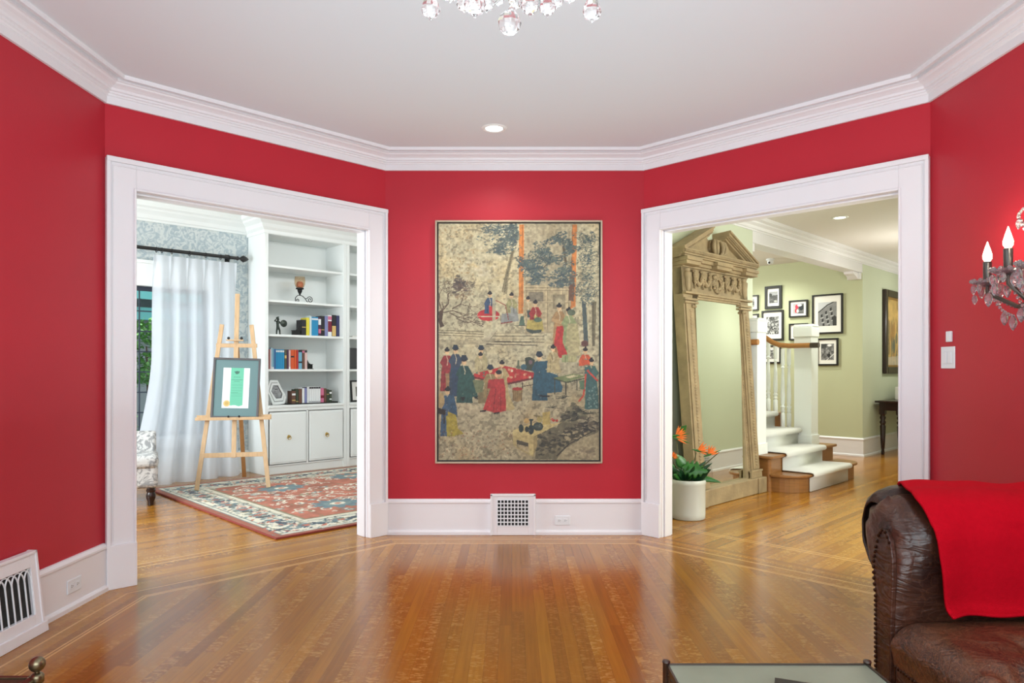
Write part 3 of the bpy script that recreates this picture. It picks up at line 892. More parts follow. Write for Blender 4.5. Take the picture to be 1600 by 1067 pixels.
for a in [
    (95, 112, .25, 'darkred', 'dark red book at the left end of the middle row', None),
    (113, 130, .25, 'rose', 'pinkish book beside the dark red one at the left of the middle row', None),
    (131, 152, .27, 'paleblue', 'pale blue taller book near the left end of the middle row', [(.0,.12,2)]),
    (153, 174, .26, 'sky', 'sky blue book left of the blue set in the middle row', [(.0,.1,2)]),
    (175, 203, .255, 'dusk', 'darker blue book just left of the blue set in the middle row', None),
    (335, 368, .25, 'olive', 'olive book right of the blue set in the middle row', [(.55,.7,5)]),
    (370, 398, .25, 'plum', 'dark plum book left of the pale one in the middle row', None),
    (400, 428, .245, 'rose', 'pale spine book left of the orange one in the middle row', [(0,.12,2)]),
    (430, 483, .25, 'orange', 'wide orange book in the middle row', [(.6,.68,3)]),
    (485, 518, .25, 'orange', 'narrow orange book left of the red one in the middle row', None),
    (520, 545, .25, 'red', 'red book right of the orange ones in the middle row', None),
    (548, 600, .25, 'sky', 'light blue book with dark top and middle in the middle row', [(.88,1,3),(.32,.4,3)]),
    (603, 640, .25, 'brown', 'brown book with pale top label in the middle row', [(.85,.95,6)]),
    (643, 680, .255, 'rose', 'blush pink book with dark square at the right end of the middle row', [(.85,.97,3)])]:
    book(zc(a[0]), zc(a[1]), z4, a[2], PAL[a[3]], a[4], 'books on the middle book shelf', a[5])
for k in range(5):
    book(zc(205 + 25.4 * k), zc(205 + 25.4 * (k + 1)), z4, .25, PAL['blue'], '%s of the five slim blue books in the middle row' % ORD[k], 'blue books of the middle row', [(.86,.95,2)])
def zd(x): return 410 + x / 7.116
z5 = SH[0]
# tray under the lower row
u0 = ucol(zd(275), BV - .02); u1 = ucol(zd(835), BV - .02)
mb = MB(); mb.box((0, 0, 0), (u1 - u0, 0.2, 0.012)); mb.box((0, 0, 0.012), (0.012, 0.2, 0.02)); mb.box((u1 - u0 - 0.012, 0, 0.012), (u1 - u0, 0.2, 0.02))
tag(mb.build('book_tray', M['black'], loc=UV(u0, BV - .03, z5 + 0.0005), rotz=ROT), 'low black tray under the short books above the cabinet doors', 'tray')
for a in [
    (328, 370, .16, 'brown', 'brown gilt-banded book at the left end of the lower row', [(.2,.3,7),(.65,.8,2)]),
    (372, 402, .18, 'green', 'dark green book second from the left in the lower row', [(.1,.16,7)]),
    (404, 440, .185, 'brown', 'tall brown book left of the white ones in the lower row', None),
    (442, 468, .205, 'white', 'white book with dark top next to the brown ones in the lower row', [(.95,1,3)]),
    (470, 495, .205, 'lilac', 'lilac book between white ones in the lower row', [(.95,1,3)]),
    (497, 518, .21, 'white', 'white book right of the lilac one in the lower row', None),
    (647, 684, .19, 'pink', 'pink book with reddish marks in the lower row', [(.3,.5,4)]),
    (686, 712, .185, 'brown', 'small brown book right of the pink one in the lower row', None),
    (714, 743, .17, 'green', 'dark green book right of the brown one in the lower row', [(.6,.65,7)]),
    (745, 772, .16, 'green', 'small dark green book with cream bands at the right end of the lower row', [(.2,.3,2),(.7,.85,2)])]:
    book(zd(a[0]), zd(a[1]), z5 + .0125, a[2], PAL[a[3]], a[4], 'books on the lowest book shelf', a[5], depth=0.12)
for k in range(5):
    book(zd(520 + 25.2 * k), zd(520 + 25.2 * (k + 1)), z5 + .0125, .21, PAL['white'], '%s of the five matching white books in the lower row' % ORD[k], 'white set in the lower row', [(.88,.98,3),(.05,.08,3)], depth=0.12)

def bookend(px0, px1, z, flip, label):
    v = BV
    u0 = ucol(px0, v); u1 = ucol(px1, v); w = u1 - u0
    t = thing('black_bookend', label, 'bookend', UV(u0, v, z + .0005), ROT)
    mb = MB()
    s = (lambda x: w - x) if flip else (lambda x: x)
    mb.box((min(s(0), s(w)), 0, 0), (max(s(0), s(w)), 0.1, 0.008))
    mb.box((s(w - 0.008), 0, 0.008), (s(w), 0.1, 0.11))
    mb.build('base', M['black'], t)
    mb = MB()
    mb.box((s(0.005), 0.02, 0.008), (s(0.045), 0.08, 0.06)); mb.box((s(0.0), 0.015, 0.06), (s(0.05), 0.085, 0.066))
    mtx = Matrix.Translation((s(w * 0.6), 0.0, 0.045)) @ Matrix.Rotation(-PI / 2, 4, 'X')
    mb.lathe([(0.03, 0.02), (0.034, 0.03), (0.03, 0.04)], 14, mtx=mtx)
    mb.bar((s(0.04), 0.04, 0.06), (s(w - 0.008), 0.04, 0.13), 0.008, 0.008, up=(0, 1, 0))
    mb.build('cannon_ornament', M['black'], t)
bookend(zc(483), zc(598), z3, False, 'black metal bookend at the left of the upper row of books')
bookend(zc(684), zc(778), z4, True, 'black metal bookend at the right of the middle row of books')

# candle holder
v = V_BOOK + 0.16
uc = ucol(468.5, v)
t = thing('candle_holder', 'scrolled iron candle holder with amber glass cup on a high shelf', 'candle holder', UV(uc, v, SH[3] + .0005), ROT)
def spiral(cx, cz, r0, r1, a0, a1, n=26):
    return [(cx + (r0 + (r1 - r0) * i / n) * math.cos(a0 + (a1 - a0) * i / n), 0, cz + (r0 + (r1 - r0) * i / n) * math.sin(a0 + (a1 - a0) * i / n)) for i in range(n + 1)]
mb = MB()
mb.tube([(0.01, 0, 0.10), (-0.03, 0, 0.095), (-0.062, 0, 0.062), (-0.064, 0, 0.03)] + spiral(-0.035, 0.03, 0.03, 0.006, PI, 3.6 * PI), 0.005, 6)
mb.tube([(0.0, 0, 0.10), (0.04, 0, 0.09), (0.075, 0, 0.06), (0.10, 0, 0.025), (0.13, 0, 0.006)], 0.005, 6)
mb.tube([(0.075, 0, 0.06)] + spiral(0.145, 0.048, 0.045, 0.008, PI * .9, -2.2 * PI), 0.005, 6)
mb.tube([(-0.064, -0.05, 0.005), (-0.035, 0, 0.005), (0.13, 0, 0.005), (0.15, 0.05, 0.005)], 0.005, 6)
mb.build('scroll_base', M['iron'], t, smooth=True)
mb = MB(); mb.lathe([(0.008, 0.095), (0.012, 0.115), (0.028, 0.145), (0.032, 0.165), (0.03, 0.17), (0.05, 0.178), (0.052, 0.192)], 16); mb.build('cup_stem', M['iron'], t, smooth=True)
mb = MB(); mb.lathe([(0.03, 0.192), (0.052, 0.205), (0.066, 0.24), (0.068, 0.29), (0.062, 0.34), (0.060, 0.34), (0.066, 0.29), (0.064, 0.24), (0.05, 0.208), (0.03, 0.196)], 20); mb.build('glass_cup', M['amberglass'], t, smooth=True)
mb = MB(); mb.lathe([(0.036, 0.2), (0.044, 0.22), (0.044, 0.255), (0.03, 0.275), (0.003, 0.277)], 16); mb.build('candle', M['candlewax'], t, smooth=True)

# warrior figurine
v = V_BOOK + 0.14
uc = ucol(434.5, v)
t = thing('warrior_figurine', 'dark bronze warrior figurine with crested helmet and round shield', 'figurine', UV(uc, v, z3 + .0005), ROT)
bm_path = lambda pts, r: pts
mb = MB()
mb.box((-0.04, -0.025, 0), (0.045, 0.025, 0.006))
mb.tube([(-0.022, 0, 0.005), (-0.02, -0.004, 0.05), (-0.006, 0, 0.105)], [0.008, 0.011, 0.016], 8)
mb.tube([(-0.03, -0.008, 0.009), (-0.018, 0, 0.009)], 0.007, 6)
mb.tube([(0.026, 0, 0.005), (0.018, -0.006, 0.055), (0.0, 0, 0.105)], [0.008, 0.011, 0.016], 8)
mb.tube([(0.018, -0.008, 0.009), (0.034, 0, 0.009)], 0.007, 6)
mb.tube([(-0.002, 0, 0.095), (-0.006, 0, 0.13), (-0.002, 0, 0.165), (0, 0, 0.18)], [0.019, 0.016, 0.024, 0.012], 10)
mb.sphere((-0.002, 0, 0.193), (0.014, 0.015, 0.018))
mb.tube([(-0.02, 0, 0.17), (-0.048, 0, 0.172), (-0.03, -0.01, 0.195)], [0.009, 0.008, 0.007], 7)
mb.tube([(0.016, 0, 0.168), (0.035, 0, 0.14), (0.055, -0.012, 0.15)], [0.009, 0.008, 0.007], 7)
mb.build('body', M['bronze'], t, smooth=True)
mb = MB(); mb.prism([(-0.03, 0.205), (-0.02, 0.225), (0.0, 0.232), (0.018, 0.226), (0.01, 0.218), (-0.008, 0.214), (-0.02, 0.2)], -0.004, 0.004, 'y'); mb.sphere((-0.002, 0, 0.2), (0.017, 0.018, 0.016)); mb.build('helmet', M['bronze'], t)
mb = MB(); mtx = Matrix.Translation((0.066, -0.02, 0.145)) @ Matrix.Rotation(PI / 2, 4, 'X')
mb.lathe([(0.045, -0.002), (0.046, 0.002), (0.036, 0.006), (0.034, 0.004), (0.012, 0.012), (0.002, 0.014)], 22, mtx=mtx); mb.build('shield', M['bronze'], t, smooth=True)

# small picture drawings for prints
rng = np.random.default_rng(3)
def noise2(h, w, cells, seed, octaves=4):
    r = np.random.default_rng(seed); out = np.zeros((h, w)); amp = 1; tot = 0
    for o in range(octaves):
        cy = max(2, int(cells * h / max(h, w) * 2 ** o) + 2); cx = max(2, int(cells * w / max(h, w) * 2 ** o) + 2)
        g = r.random((cy, cx))
        ys = np.linspace(0, cy - 1.001, h); xs = np.linspace(0, cx - 1.001, w)
        yi = ys.astype(int); xi = xs.astype(int); fy = (ys - yi)[:, None]; fx = (xs - xi)[None, :]
        fy = fy * fy * (3 - 2 * fy); fx = fx * fx * (3 - 2 * fx)
        a = g[yi][:, xi]; b = g[yi][:, np.minimum(xi + 1, cx - 1)]; c = g[np.minimum(yi + 1, cy - 1)][:, xi]; d = g[np.minimum(yi + 1, cy - 1)][:, np.minimum(xi + 1, cx - 1)]
        out += amp * ((a * (1 - fx) + b * fx) * (1 - fy) + (c * (1 - fx) + d * fx) * fy); tot += amp; amp *= 0.55
    return out / tot
def color_grid(name, img, w, h, material, parent, z=0.0, plane='xz', y=0.0, thick=0.0, flip=False):
    """img rows top to bottom, sRGB 0..1; a w x h sheet centred on local origin in the x-z plane facing -y (or x-y plane facing up)"""
    H, W, _ = img.shape
    xs = np.linspace(-w / 2, w / 2, W); zs = np.linspace(h / 2, -h / 2, H)
    X, Z = np.meshgrid(xs, zs)
    co = np.zeros((H * W, 3))
    if plane == 'xz': co[:, 0] = X.ravel(); co[:, 1] = y; co[:, 2] = Z.ravel()
    else: co[:, 0] = X.ravel(); co[:, 1] = Z.ravel(); co[:, 2] = z
    idx = np.arange(H * W).reshape(H, W)
    a = idx[:-1, :-1].ravel(); b = idx[:-1, 1:].ravel(); c = idx[1:, 1:].ravel(); d = idx[1:, :-1].ravel()
    faces = np.stack([d, c, b, a], 1)
    me = bpy.data.meshes.new(name)
    me.vertices.add(H * W); me.vertices.foreach_set('co', co.ravel())
    me.loops.add(faces.size); me.loops.foreach_set('vertex_index', faces.ravel())
    me.polygons.add(len(faces)); me.polygons.foreach_set('loop_start', np.arange(0, faces.size, 4)); me.polygons.foreach_set('loop_total', np.full(len(faces), 4))
    me.update(calc_edges=True)
    s = np.clip(img.reshape(-1, 3), 0, 1)
    l = np.where(s <= 0.04045, s / 12.92, ((s + 0.055) / 1.055) ** 2.4)
    at = me.color_attributes.new('Col', 'FLOAT_COLOR', 'POINT')
    at.data.foreach_set('color', np.concatenate([l, np.ones((len(l), 1))], 1).ravel())
    me.materials.append(material)
    o = bpy.data.objects.new(name, me); COL.objects.link(o)
    if parent is not None: o.parent = parent
    return o
class Canvas:
    def __init__(s, w, h, base):
        s.w, s.h = w, h
        s.a = np.zeros((h, w, 3)) + np.array(base) / 255.0
        s.Y, s.X = np.mgrid[0:h, 0:w].astype(float)
        s.sx = s.sy = 1.0; s.ox = s.oy = 0.0
    def T(s, x, y): return (x - s.ox) * s.sx, (y - s.oy) * s.sy
    def blend(s, m, col, al=1.0):
        m = np.clip(m, 0, 1)[..., None] * al
        s.a = s.a * (1 - m) + (np.array(col) / 255.0) * m
    def poly(s, pts, col, al=1.0, tex=None):
        pts = [s.T(*p) for p in pts]
        x0 = int(max(0, min(p[0] for p in pts) - 1)); x1 = int(min(s.w, max(p[0] for p in pts) + 2))
        y0 = int(max(0, min(p[1] for p in pts) - 1)); y1 = int(min(s.h, max(p[1] for p in pts) + 2))
        if x1 <= x0 or y1 <= y0: return
        X = s.X[y0:y1, x0:x1]; Y = s.Y[y0:y1, x0:x1]
        ins = np.zeros(X.shape, bool); n = len(pts)
        for i in range(n):
            xa, ya = pts[i]; xb, yb = pts[(i + 1) % n]
            if ya == yb: continue
            c = ((ya > Y) != (yb > Y)) & (X < (xb - xa) * (Y - ya) / (yb - ya) + xa)
            ins ^= c
        m = ins[..., None] * al
        colr = np.array(col) / 255.0
        if tex is not None: colr = colr * (1 + tex[y0:y1, x0:x1, None])
        s.a[y0:y1, x0:x1] = s.a[y0:y1, x0:x1] * (1 - m) + colr * m
    def ell(s, cx, cy, rx, ry, col, al=1.0, rot=0.0):
        n = 22
        pts = []
        for i in range(n):
            t = 2 * PI * i / n; x = rx * math.cos(t); y = ry * math.sin(t)
            pts.append((cx + x * math.cos(rot) - y * math.sin(rot), cy + x * math.sin(rot) + y * math.cos(rot)))
        s.poly(pts, col, al)
    def line(s, pts, w, col, al=1.0):
        for (xa, ya), (xb, yb) in zip(pts[:-1], pts[1:]):
            L = math.hypot(xb - xa, yb - ya) or 1; nx, ny = -(yb - ya) / L * w / 2, (xb - xa) / L * w / 2
            s.poly([(xa + nx, ya + ny), (xb + nx, yb + ny), (xb - nx, yb - ny), (xa - nx, ya - ny)], col, al)

def shelf_frame(name, label, cu, v, z, w, h, kind, rot=0.0, lean=0.12):
    t = thing(name, label, 'picture frame', UV(cu, v, z + .001), ROT + rot)
    R = Matrix.Translation((0, 0, 0)) @ Matrix.Rotation(-lean, 4, 'X')
    mb = MB()
    if kind == 'rect':
        b = 0.022
        mb.box((-w/2, -0.01, 0), (-w/2 + b, 0.008, h), mtx=R); mb.box((w/2 - b, -0.01, 0), (w/2, 0.008, h), mtx=R)
        mb.box((-w/2 + b, -0.01, 0), (w/2 - b, 0.008, b), mtx=R); mb.box((-w/2 + b, -0.01, h - b), (w/2 - b, 0.008, h), mtx=R)
        mb.build('frame', M['black'], t)
        mb = MB(); mb.box((-w/2 + b, -0.002, b), (w/2 - b, 0.006, h - b), mtx=R); mb.build('mat', M['mat_board'], t)
        mb = MB(); mb.box((-w/5, -0.004, h*.25), (w/5, -0.002, h*.7), mtx=R); mb.box((w*.02, -0.005, h*.55), (w*.14, -0.004, h*.68), 1, mtx=R); mb.build('print', [PAL['olive'], PAL['white']], t)
    mb = MB(); mb.prism([(0.008, h * .75), (0.008, h * .7), (0.06 + h * .1, 0.0), (0.075 + h * .1, 0.0)], -0.02, 0.02, 'x'); mb.build('easel_back', M['black'], t)
    return t
v = V_BOOK + 0.17
shelf_frame('photo_frame', 'black photo frame with white mat on the cabinet top beside the jamb', ucol(562, v), v, SH[0], 0.26, 0.30, 'rect', rot=-0.1)
t = thing('dark_photo_frame', 'dark frame turned to show its black back on the shelf by the jamb', 'picture frame', UV(ucol(554, v), v, SH[1] + .001), ROT - 0.15)
mb = MB(); R = Matrix.Rotation(-0.2, 4, 'X'); mb.box((-0.11, -0.008, 0), (0.11, 0.008, 0.30), mtx=R); mb.box((-0.09, -0.011, 0.02), (0.09, -0.008, 0.28), mtx=R); mb.build('panel', M['black'], t, bevel=0.002)
mb = MB(); mb.prism([(0.06, 0.2), (0.06, 0.19), (0.13, 0.0), (0.145, 0.0)], -0.02, 0.02, 'x'); mb.build('stand', M['black'], t)
t = tag(MB().box((0, 0, 0), (0.18, 0.13, 0.012)).box((0.01, 0.005, 0.012), (0.17, 0.125, 0.026)).build('paper_stack', M['mat_board'], loc=UV(ucol(547, v), v - .05, SH[2] + .0005), rotz=ROT, bevel=0.001), 'thin white paper stack lying on the shelf beside the jamb', 'papers')

# hexagonal geometric frame
v = V_BOOK + 0.15
t = thing('geometric_photo_frame', 'white elongated hexagon photo frame with faceted border', 'picture frame', UV(ucol(433, v), v, SH[0] + .001), ROT)
R = Matrix.Rotation(-0.12, 4, 'X')
outer = [(-0.06, 0), (0.10, 0.01), (0.125, 0.10), (0.02, 0.315), (-0.08, 0.315), (-0.125, 0.19)]
inner = [(-0.01, 0.085), (0.055, 0.09), (0.07, 0.14), (0.02, 0.24), (-0.04, 0.24), (-0.07, 0.17)]
mb = MB()
n = 6
for f0, f1, mi, yo in ((0, .42, 0, 0), (.42, .5, 1, .004), (.5, .92, 0, -.004), (.92, 1.0, 1, .002)):
    a = [tuple(Vector(o_) * (1 - f0) + Vector(i_) * f0) for o_, i_ in zip(outer, inner)]
    b = [tuple(Vector(o_) * (1 - f1) + Vector(i_) * f1) for o_, i_ in zip(outer, inner)]
    for i in range(n):
        j = (i + 1) % n
        q = [a[i], a[j], b[j], b[i]]
        mb.prism(q, yo - 0.008, 0.01, 'y', mi, mtx=R)
mb.build('frame', [M['white2'], PAL['black']], t)
mb = MB(); mb.prism(inner, 0.0, 0.006, 'y', mtx=R); ph = mb.build('photo', mat('grey_print', rgb(150, 152, 154), 0.4, noise=0.6, nscale=18), t)
mb = MB(); mb.prism([(0.02, 0.2), (0.03, 0.19), (0.11, 0.0), (0.12, 0.0)], -0.02, 0.02, 'x'); mb.build('stand', M['black'], t)

# ------------------------------------------------------------------ rug
RU, RV = 4.1, 3.08
def rug_img():
    nx, ny = 300, 232
    c = Canvas(nx, ny, (182, 104, 84))
    c.sx = nx / RU; c.sy = ny / RV
    r = random.Random(11)
    nz = noise2(ny, nx, 30, 4)
    c.a *= (0.92 + 0.25 * (nz[..., None] - 0.5) * 2)
    def flower(x, y, s, c1, c2, al=0.95):
        for k in range(6):
            a = k * PI / 3 + r.random(); c.ell(x + s * .6 * math.cos(a), y + s * .6 * math.sin(a), s * .42, s * .28, c1, al, a)
        c.ell(x, y, s * .4, s * .4, c2, al)
    def scroll(x, y, s, col, w=0.018):
        a0 = r.random() * 6.28; pts = []
        for k in range(12):
            rr = s * (1 - k / 15); a = a0 + k * .5; pts.append((x + rr * math.cos(a) + k * s * .1, y + rr * math.sin(a)))
        c.line(pts, w, col)
    cream = (222, 216, 198); blue = (96, 122, 132); slate = (110, 132, 134); rust = (180, 96, 78); olive = (130, 124, 96); navy = (56, 68, 84)
    # field motifs
    for i in range(620):
        x = r.uniform(.5, RU - .5); y = r.uniform(.5, RV - .5)
        k = r.random()
        if k < .3: scroll(x, y, r.uniform(.05, .11), cream)
        elif k < .55: flower(x, y, r.uniform(.03, .06), slate, cream)
        elif k < .75: flower(x, y, r.uniform(.03, .05), cream, rust)
        else: c.ell(x, y, r.uniform(.02, .05), r.uniform(.01, .02), olive, 1, r.random() * 3)
    for x, y in ((1.05, .95), (2.05, 1.54), (3.05, .95), (1.05, 2.15), (3.05, 2.15), (2.05, .7), (2.05, 2.4)):
        for k in range(10):
            a = k * PI / 5; c.ell(x + .17 * math.cos(a), y + .14 * math.sin(a), .09, .05, blue, 1, a)
        c.ell(x, y, .14, .11, slate); c.ell(x, y, .08, .06, cream); c.ell(x, y, .035, .03, rust)
    # borders
    def ring(d0, d1, col):
        m = np.zeros((ny, nx)); X = c.X / c.sx; Y = c.Y / c.sy
        dd = np.minimum(np.minimum(X, RU - X), np.minimum(Y, RV - Y))
        c.blend(((dd >= d0) & (dd < d1)).astype(float), col)
    ring(.46, .48, olive); ring(.07, .46, cream); ring(.055, .075, slate); ring(0, .055, (150, 84, 68)); ring(.10, .112, slate); ring(.41, .422, slate); ring(.37, .385, slate); ring(.39, .42, (196, 190, 170))
    for k in range(3):
        pass
    def along(fn, step):
        s = .15
        while s < RU - .1: fn(s, .255, 0); fn(s, RV - .255, 0); s += step
        s = .4
        while s < RV - .3: fn(.255, s, 1); fn(RU - .255, s, 1); s += step
    cnt = [0]
    def bm_(x, y, d):
        cnt[0] += 1
        k = cnt[0] % 3
        if k == 0: flower(x, y, .09, blue, rust)
        elif k == 1: flower(x, y, .075, slate, cream); flower(x + .03, y - .03, .03, rust, cream)
        else: scroll(x, y, .085, slate, .02); c.ell(x, y, .07, .035, navy, 1, r.random() * 3)
        for q in range(7): c.ell(x + r.uniform(-.13, .13), y + r.uniform(-.13, .13), .035, .012, r.choice([slate, olive, navy, rust]), 1, r.random() * 3)
    along(bm_, .11)
    for i in range(500):
        s = r.random() * 2 * (RU + RV); d = r.uniform(.10, .13) if r.random() < .5 else r.uniform(.385, .43)
        if s < RU: p = (s, d)
        elif s < RU + RV: p = (d, s - RU)
        elif s < 2 * RU + RV: p = (s - RU - RV, RV - d)
        else: p = (RU - d, s - 2 * RU - RV)
        c.ell(p[0], p[1], .014, .008, r.choice([olive, slate, (90, 90, 80)]), 1, r.random() * 3)
    nz2 = noise2(ny, nx, 90, 9, 2)
    c.a *= (1 + 0.22 * (nz2[..., None] - 0.5))
    c.a = c.a * .86 + np.array((186, 172, 150)) / 255 * .14
    return c.a
rugc = UV(2.54 + RU / 2 * math.cos(0.02), 5.02 + RV / 2, 0)
t = thing('oriental_rug', 'rust and cream floral oriental rug on the study floor under the easel', 'rug', rugc, ROT - 0.02)
color_grid('rug_face', rug_img(), RU - 0.02, RV - 0.02, M['rugm'], t, z=0.0165, plane='xy')
mb = MB(); mb.box((-RU/2, -RV/2, 0.001), (RU/2, RV/2, 0.016)); mb.build('rug_edge', mat('rug_edge_wool', rgb(136, 58, 48), 0.95), t, bevel=0.004)

# ------------------------------------------------------------------ easel
EA = math.radians(13.3)
t = thing('wooden_easel', 'pale pine display easel standing on the rug before the curtain', 'easel', (-3.015, 7.565, 0.0168), EA)
LN = 0.155
def ep(x, z, y=0.0): return (x, LN * z + y, z)
for sgn in (-1, 1):
    mb = MB(); mb.bar(ep(sgn * 0.365, 0.0), ep(sgn * 0.155, 1.79), 0.045, 0.022, up=(0, 1, 0)); mb.build('front_leg', M['pine'], t, bevel=0.003)
mb = MB(); mb.bar(ep(0.0, 0.33, -.004), ep(0.0, 2.14, -.004), 0.048, 0.022, up=(0, 1, 0)); mb.build('mast', M['pine'], t, bevel=0.003)
mb = MB(); mb.bar((-0.0, 0.86, 0.001), ep(0.0, 1.55, 0.04), 0.045, 0.022, up=(0, 1, 0)); mb.build('back_leg', M['pine_dark'], t, bevel=0.003)
mb = MB(); mb.bar(ep(-0.34, 0.36, 0.0), ep(0.33, 0.36, 0.0), 0.05, 0.02, up=(0, 1, 0)); mb.build('lower_crossbar', M['pine'], t, bevel=0.003)
mb = MB(); mb.bar(ep(-0.21, 1.555, -0.004), ep(0.22, 1.555, -0.004), 0.045, 0.022, up=(0, 1, 0)); mb.build('upper_crossbar', M['pine'], t, bevel=0.003)
mb = MB()
mb.bar(ep(-0.38, 0.765, -0.05), ep(0.38, 0.765, -0.05), 0.008, 0.07, up=(0, 0, 1)); mb.build('tray_bottom', M['pine'], t) if False else None
mb = MB()
zz = 0.74
y0 = LN * zz
mb.box((-0.385, y0 - 0.085, zz), (0.385, y0 - 0.012, zz + 0.014)); mb.box((-0.385, y0 - 0.097, zz), (0.385, y0 - 0.085, zz + 0.032)); mb.box((-0.385, y0 - 0.012, zz), (0.385, y0 + 0.0, zz + 0.052))
tr = mb.build('tray', M['pine'], t, bevel=0.003)
for x in (-0.05, 0.06):
    mb = MB(); mb.sphere((x, y0 - 0.103, zz + 0.04), 0.012); mb.build('tray_knob', M['black'], tr, smooth=True)
mb = MB(); mb.box((-0.10, LN * 1.6 - 0.06, 1.605), (0.08, LN * 1.6 - 0.015, 1.62)); ck = mb.build('top_clamp', M['pine'], t, bevel=0.002)
for x in (-0.075, 0.06):
    mb = MB(); mb.sphere((x, LN * 1.6 - 0.05, 1.635), 0.016); mb.build('clamp_knob', M['black'], ck, smooth=True)

# framed certificate on the easel
M0 = Matrix.Translation((0, 0, 0))
t = thing('framed_certificate', 'grey framed certificate with green banner and gold seal on the easel', 'certificate', Vector((-3.015, 7.565, 0.0168)) + Matrix.Rotation(EA, 3, 'Z') @ Vector((0.005, LN * 0.80 - 0.055, 0.757)), EA)
tilt = -math.atan(LN)
Rt = Matrix.Rotation(tilt, 4, 'X') @ Matrix.Rotation(math.radians(1.5), 4, 'Y')
W_, H_ = 0.49, 0.665
b = 0.022
mb = MB()
mb.box((-W_/2, -0.012, 0), (-W_/2 + b, 0.014, H_), mtx=Rt); mb.box((W_/2 - b, -0.012, 0), (W_/2, 0.014, H_), mtx=Rt)
mb.box((-W_/2 + b, -0.012, 0), (W_/2 - b, 0.014, b), mtx=Rt); mb.box((-W_/2 + b, -0.012, H_ - b), (W_/2 - b, 0.014, H_), mtx=Rt)
mb.build('frame', M['pewterframe'], t, bevel=0.002)
mb = MB(); mb.box((-W_/2 + b, -0.002, b), (W_/2 - b, 0.012, H_ - b), mtx=Rt); mb.build('mat', M['slate'], t)
c = Canvas(96, 150, (226, 230, 230))
c.poly([(28, 0), (74, 0), (74, 138), (60, 142), (46, 138), (28, 140)], (106, 186, 156))
for k in range(3): c.line([(40 + 2 * k, 14 + 3 * k), (48, 18 + 2 * k), (58 - k, 13 + 3 * k)], 3.5, (60, 100, 90))
c.ell(49, 17, 7, 6, (70, 110, 96)); c.line([(38, 34), (62, 34)], 1.6, (60, 100, 90)); c.line([(30, 44), (72, 44)], 1.8, (50, 80, 80)); c.line([(40, 50), (60, 50)], 1.8, (50, 80, 80))
for y in (64, 74, 84, 96, 104): c.line([(32, y), (70, y)], 1.0, (86, 156, 132))
c.line([(30, 92), (56, 92)], 1.2, (70, 130, 112))
c.ell(17, 132, 12, 12, (212, 184, 120)); c.ell(17, 132, 7, 7, (196, 164, 96))
g = color_grid('certificate_sheet', c.a, 0.275, 0.445, M['paper'], t, y=0.0)
g.matrix_basis = Rt @ Matrix.Translation((0.0, -0.0035, H_ / 2))

# ------------------------------------------------------------------ damask chair
t = thing('damask_armchair', 'grey and white damask upholstered chair with dark turned legs by the curtain', 'armchair', (-3.40, 6.69, 0), math.radians(27))
def rbox(a, b_, r): return MB().box(a, b_)
mb = MB(); mb.box((-0.86, 0.0, 0.17), (0.015, 0.72, 0.40)); mb.build('seat_base', M['damask'], t, bevel=0.04, smooth=True, segs=4)
mb = MB(); mb.box((-0.84, -0.03, 0.36), (0.02, 0.56, 0.485)); mb.build('seat_cushion', M['damask'], t, bevel=0.05, smooth=True, segs=5)
mb = MB()
prof = [(0.46, 0.17), (0.44, 0.45), (0.47, 0.62), (0.53, 0.685), (0.62, 0.67), (0.68, 0.60), (0.72, 0.40), (0.72, 0.17)]
mb.prism(prof, -0.87, 0.0, 'x'); mb.build('backrest', M['damask'], t, bevel=0.03, smooth=True, segs=4)
for x, y in ((-0.045, 0.06), (-0.80, 0.06), (-0.045, 0.66), (-0.80, 0.66)):
    mb = MB(); mb.lathe([(0.022, 0.0), (0.026, 0.015), (0.024, 0.03), (0.040, 0.07), (0.044, 0.10), (0.034, 0.128), (0.042, 0.14), (0.042, 0.152), (0.034, 0.158), (0.038, 0.20)], 16, c=(x, y)); mb.build('leg', M['darkwood'], t, smooth=True)

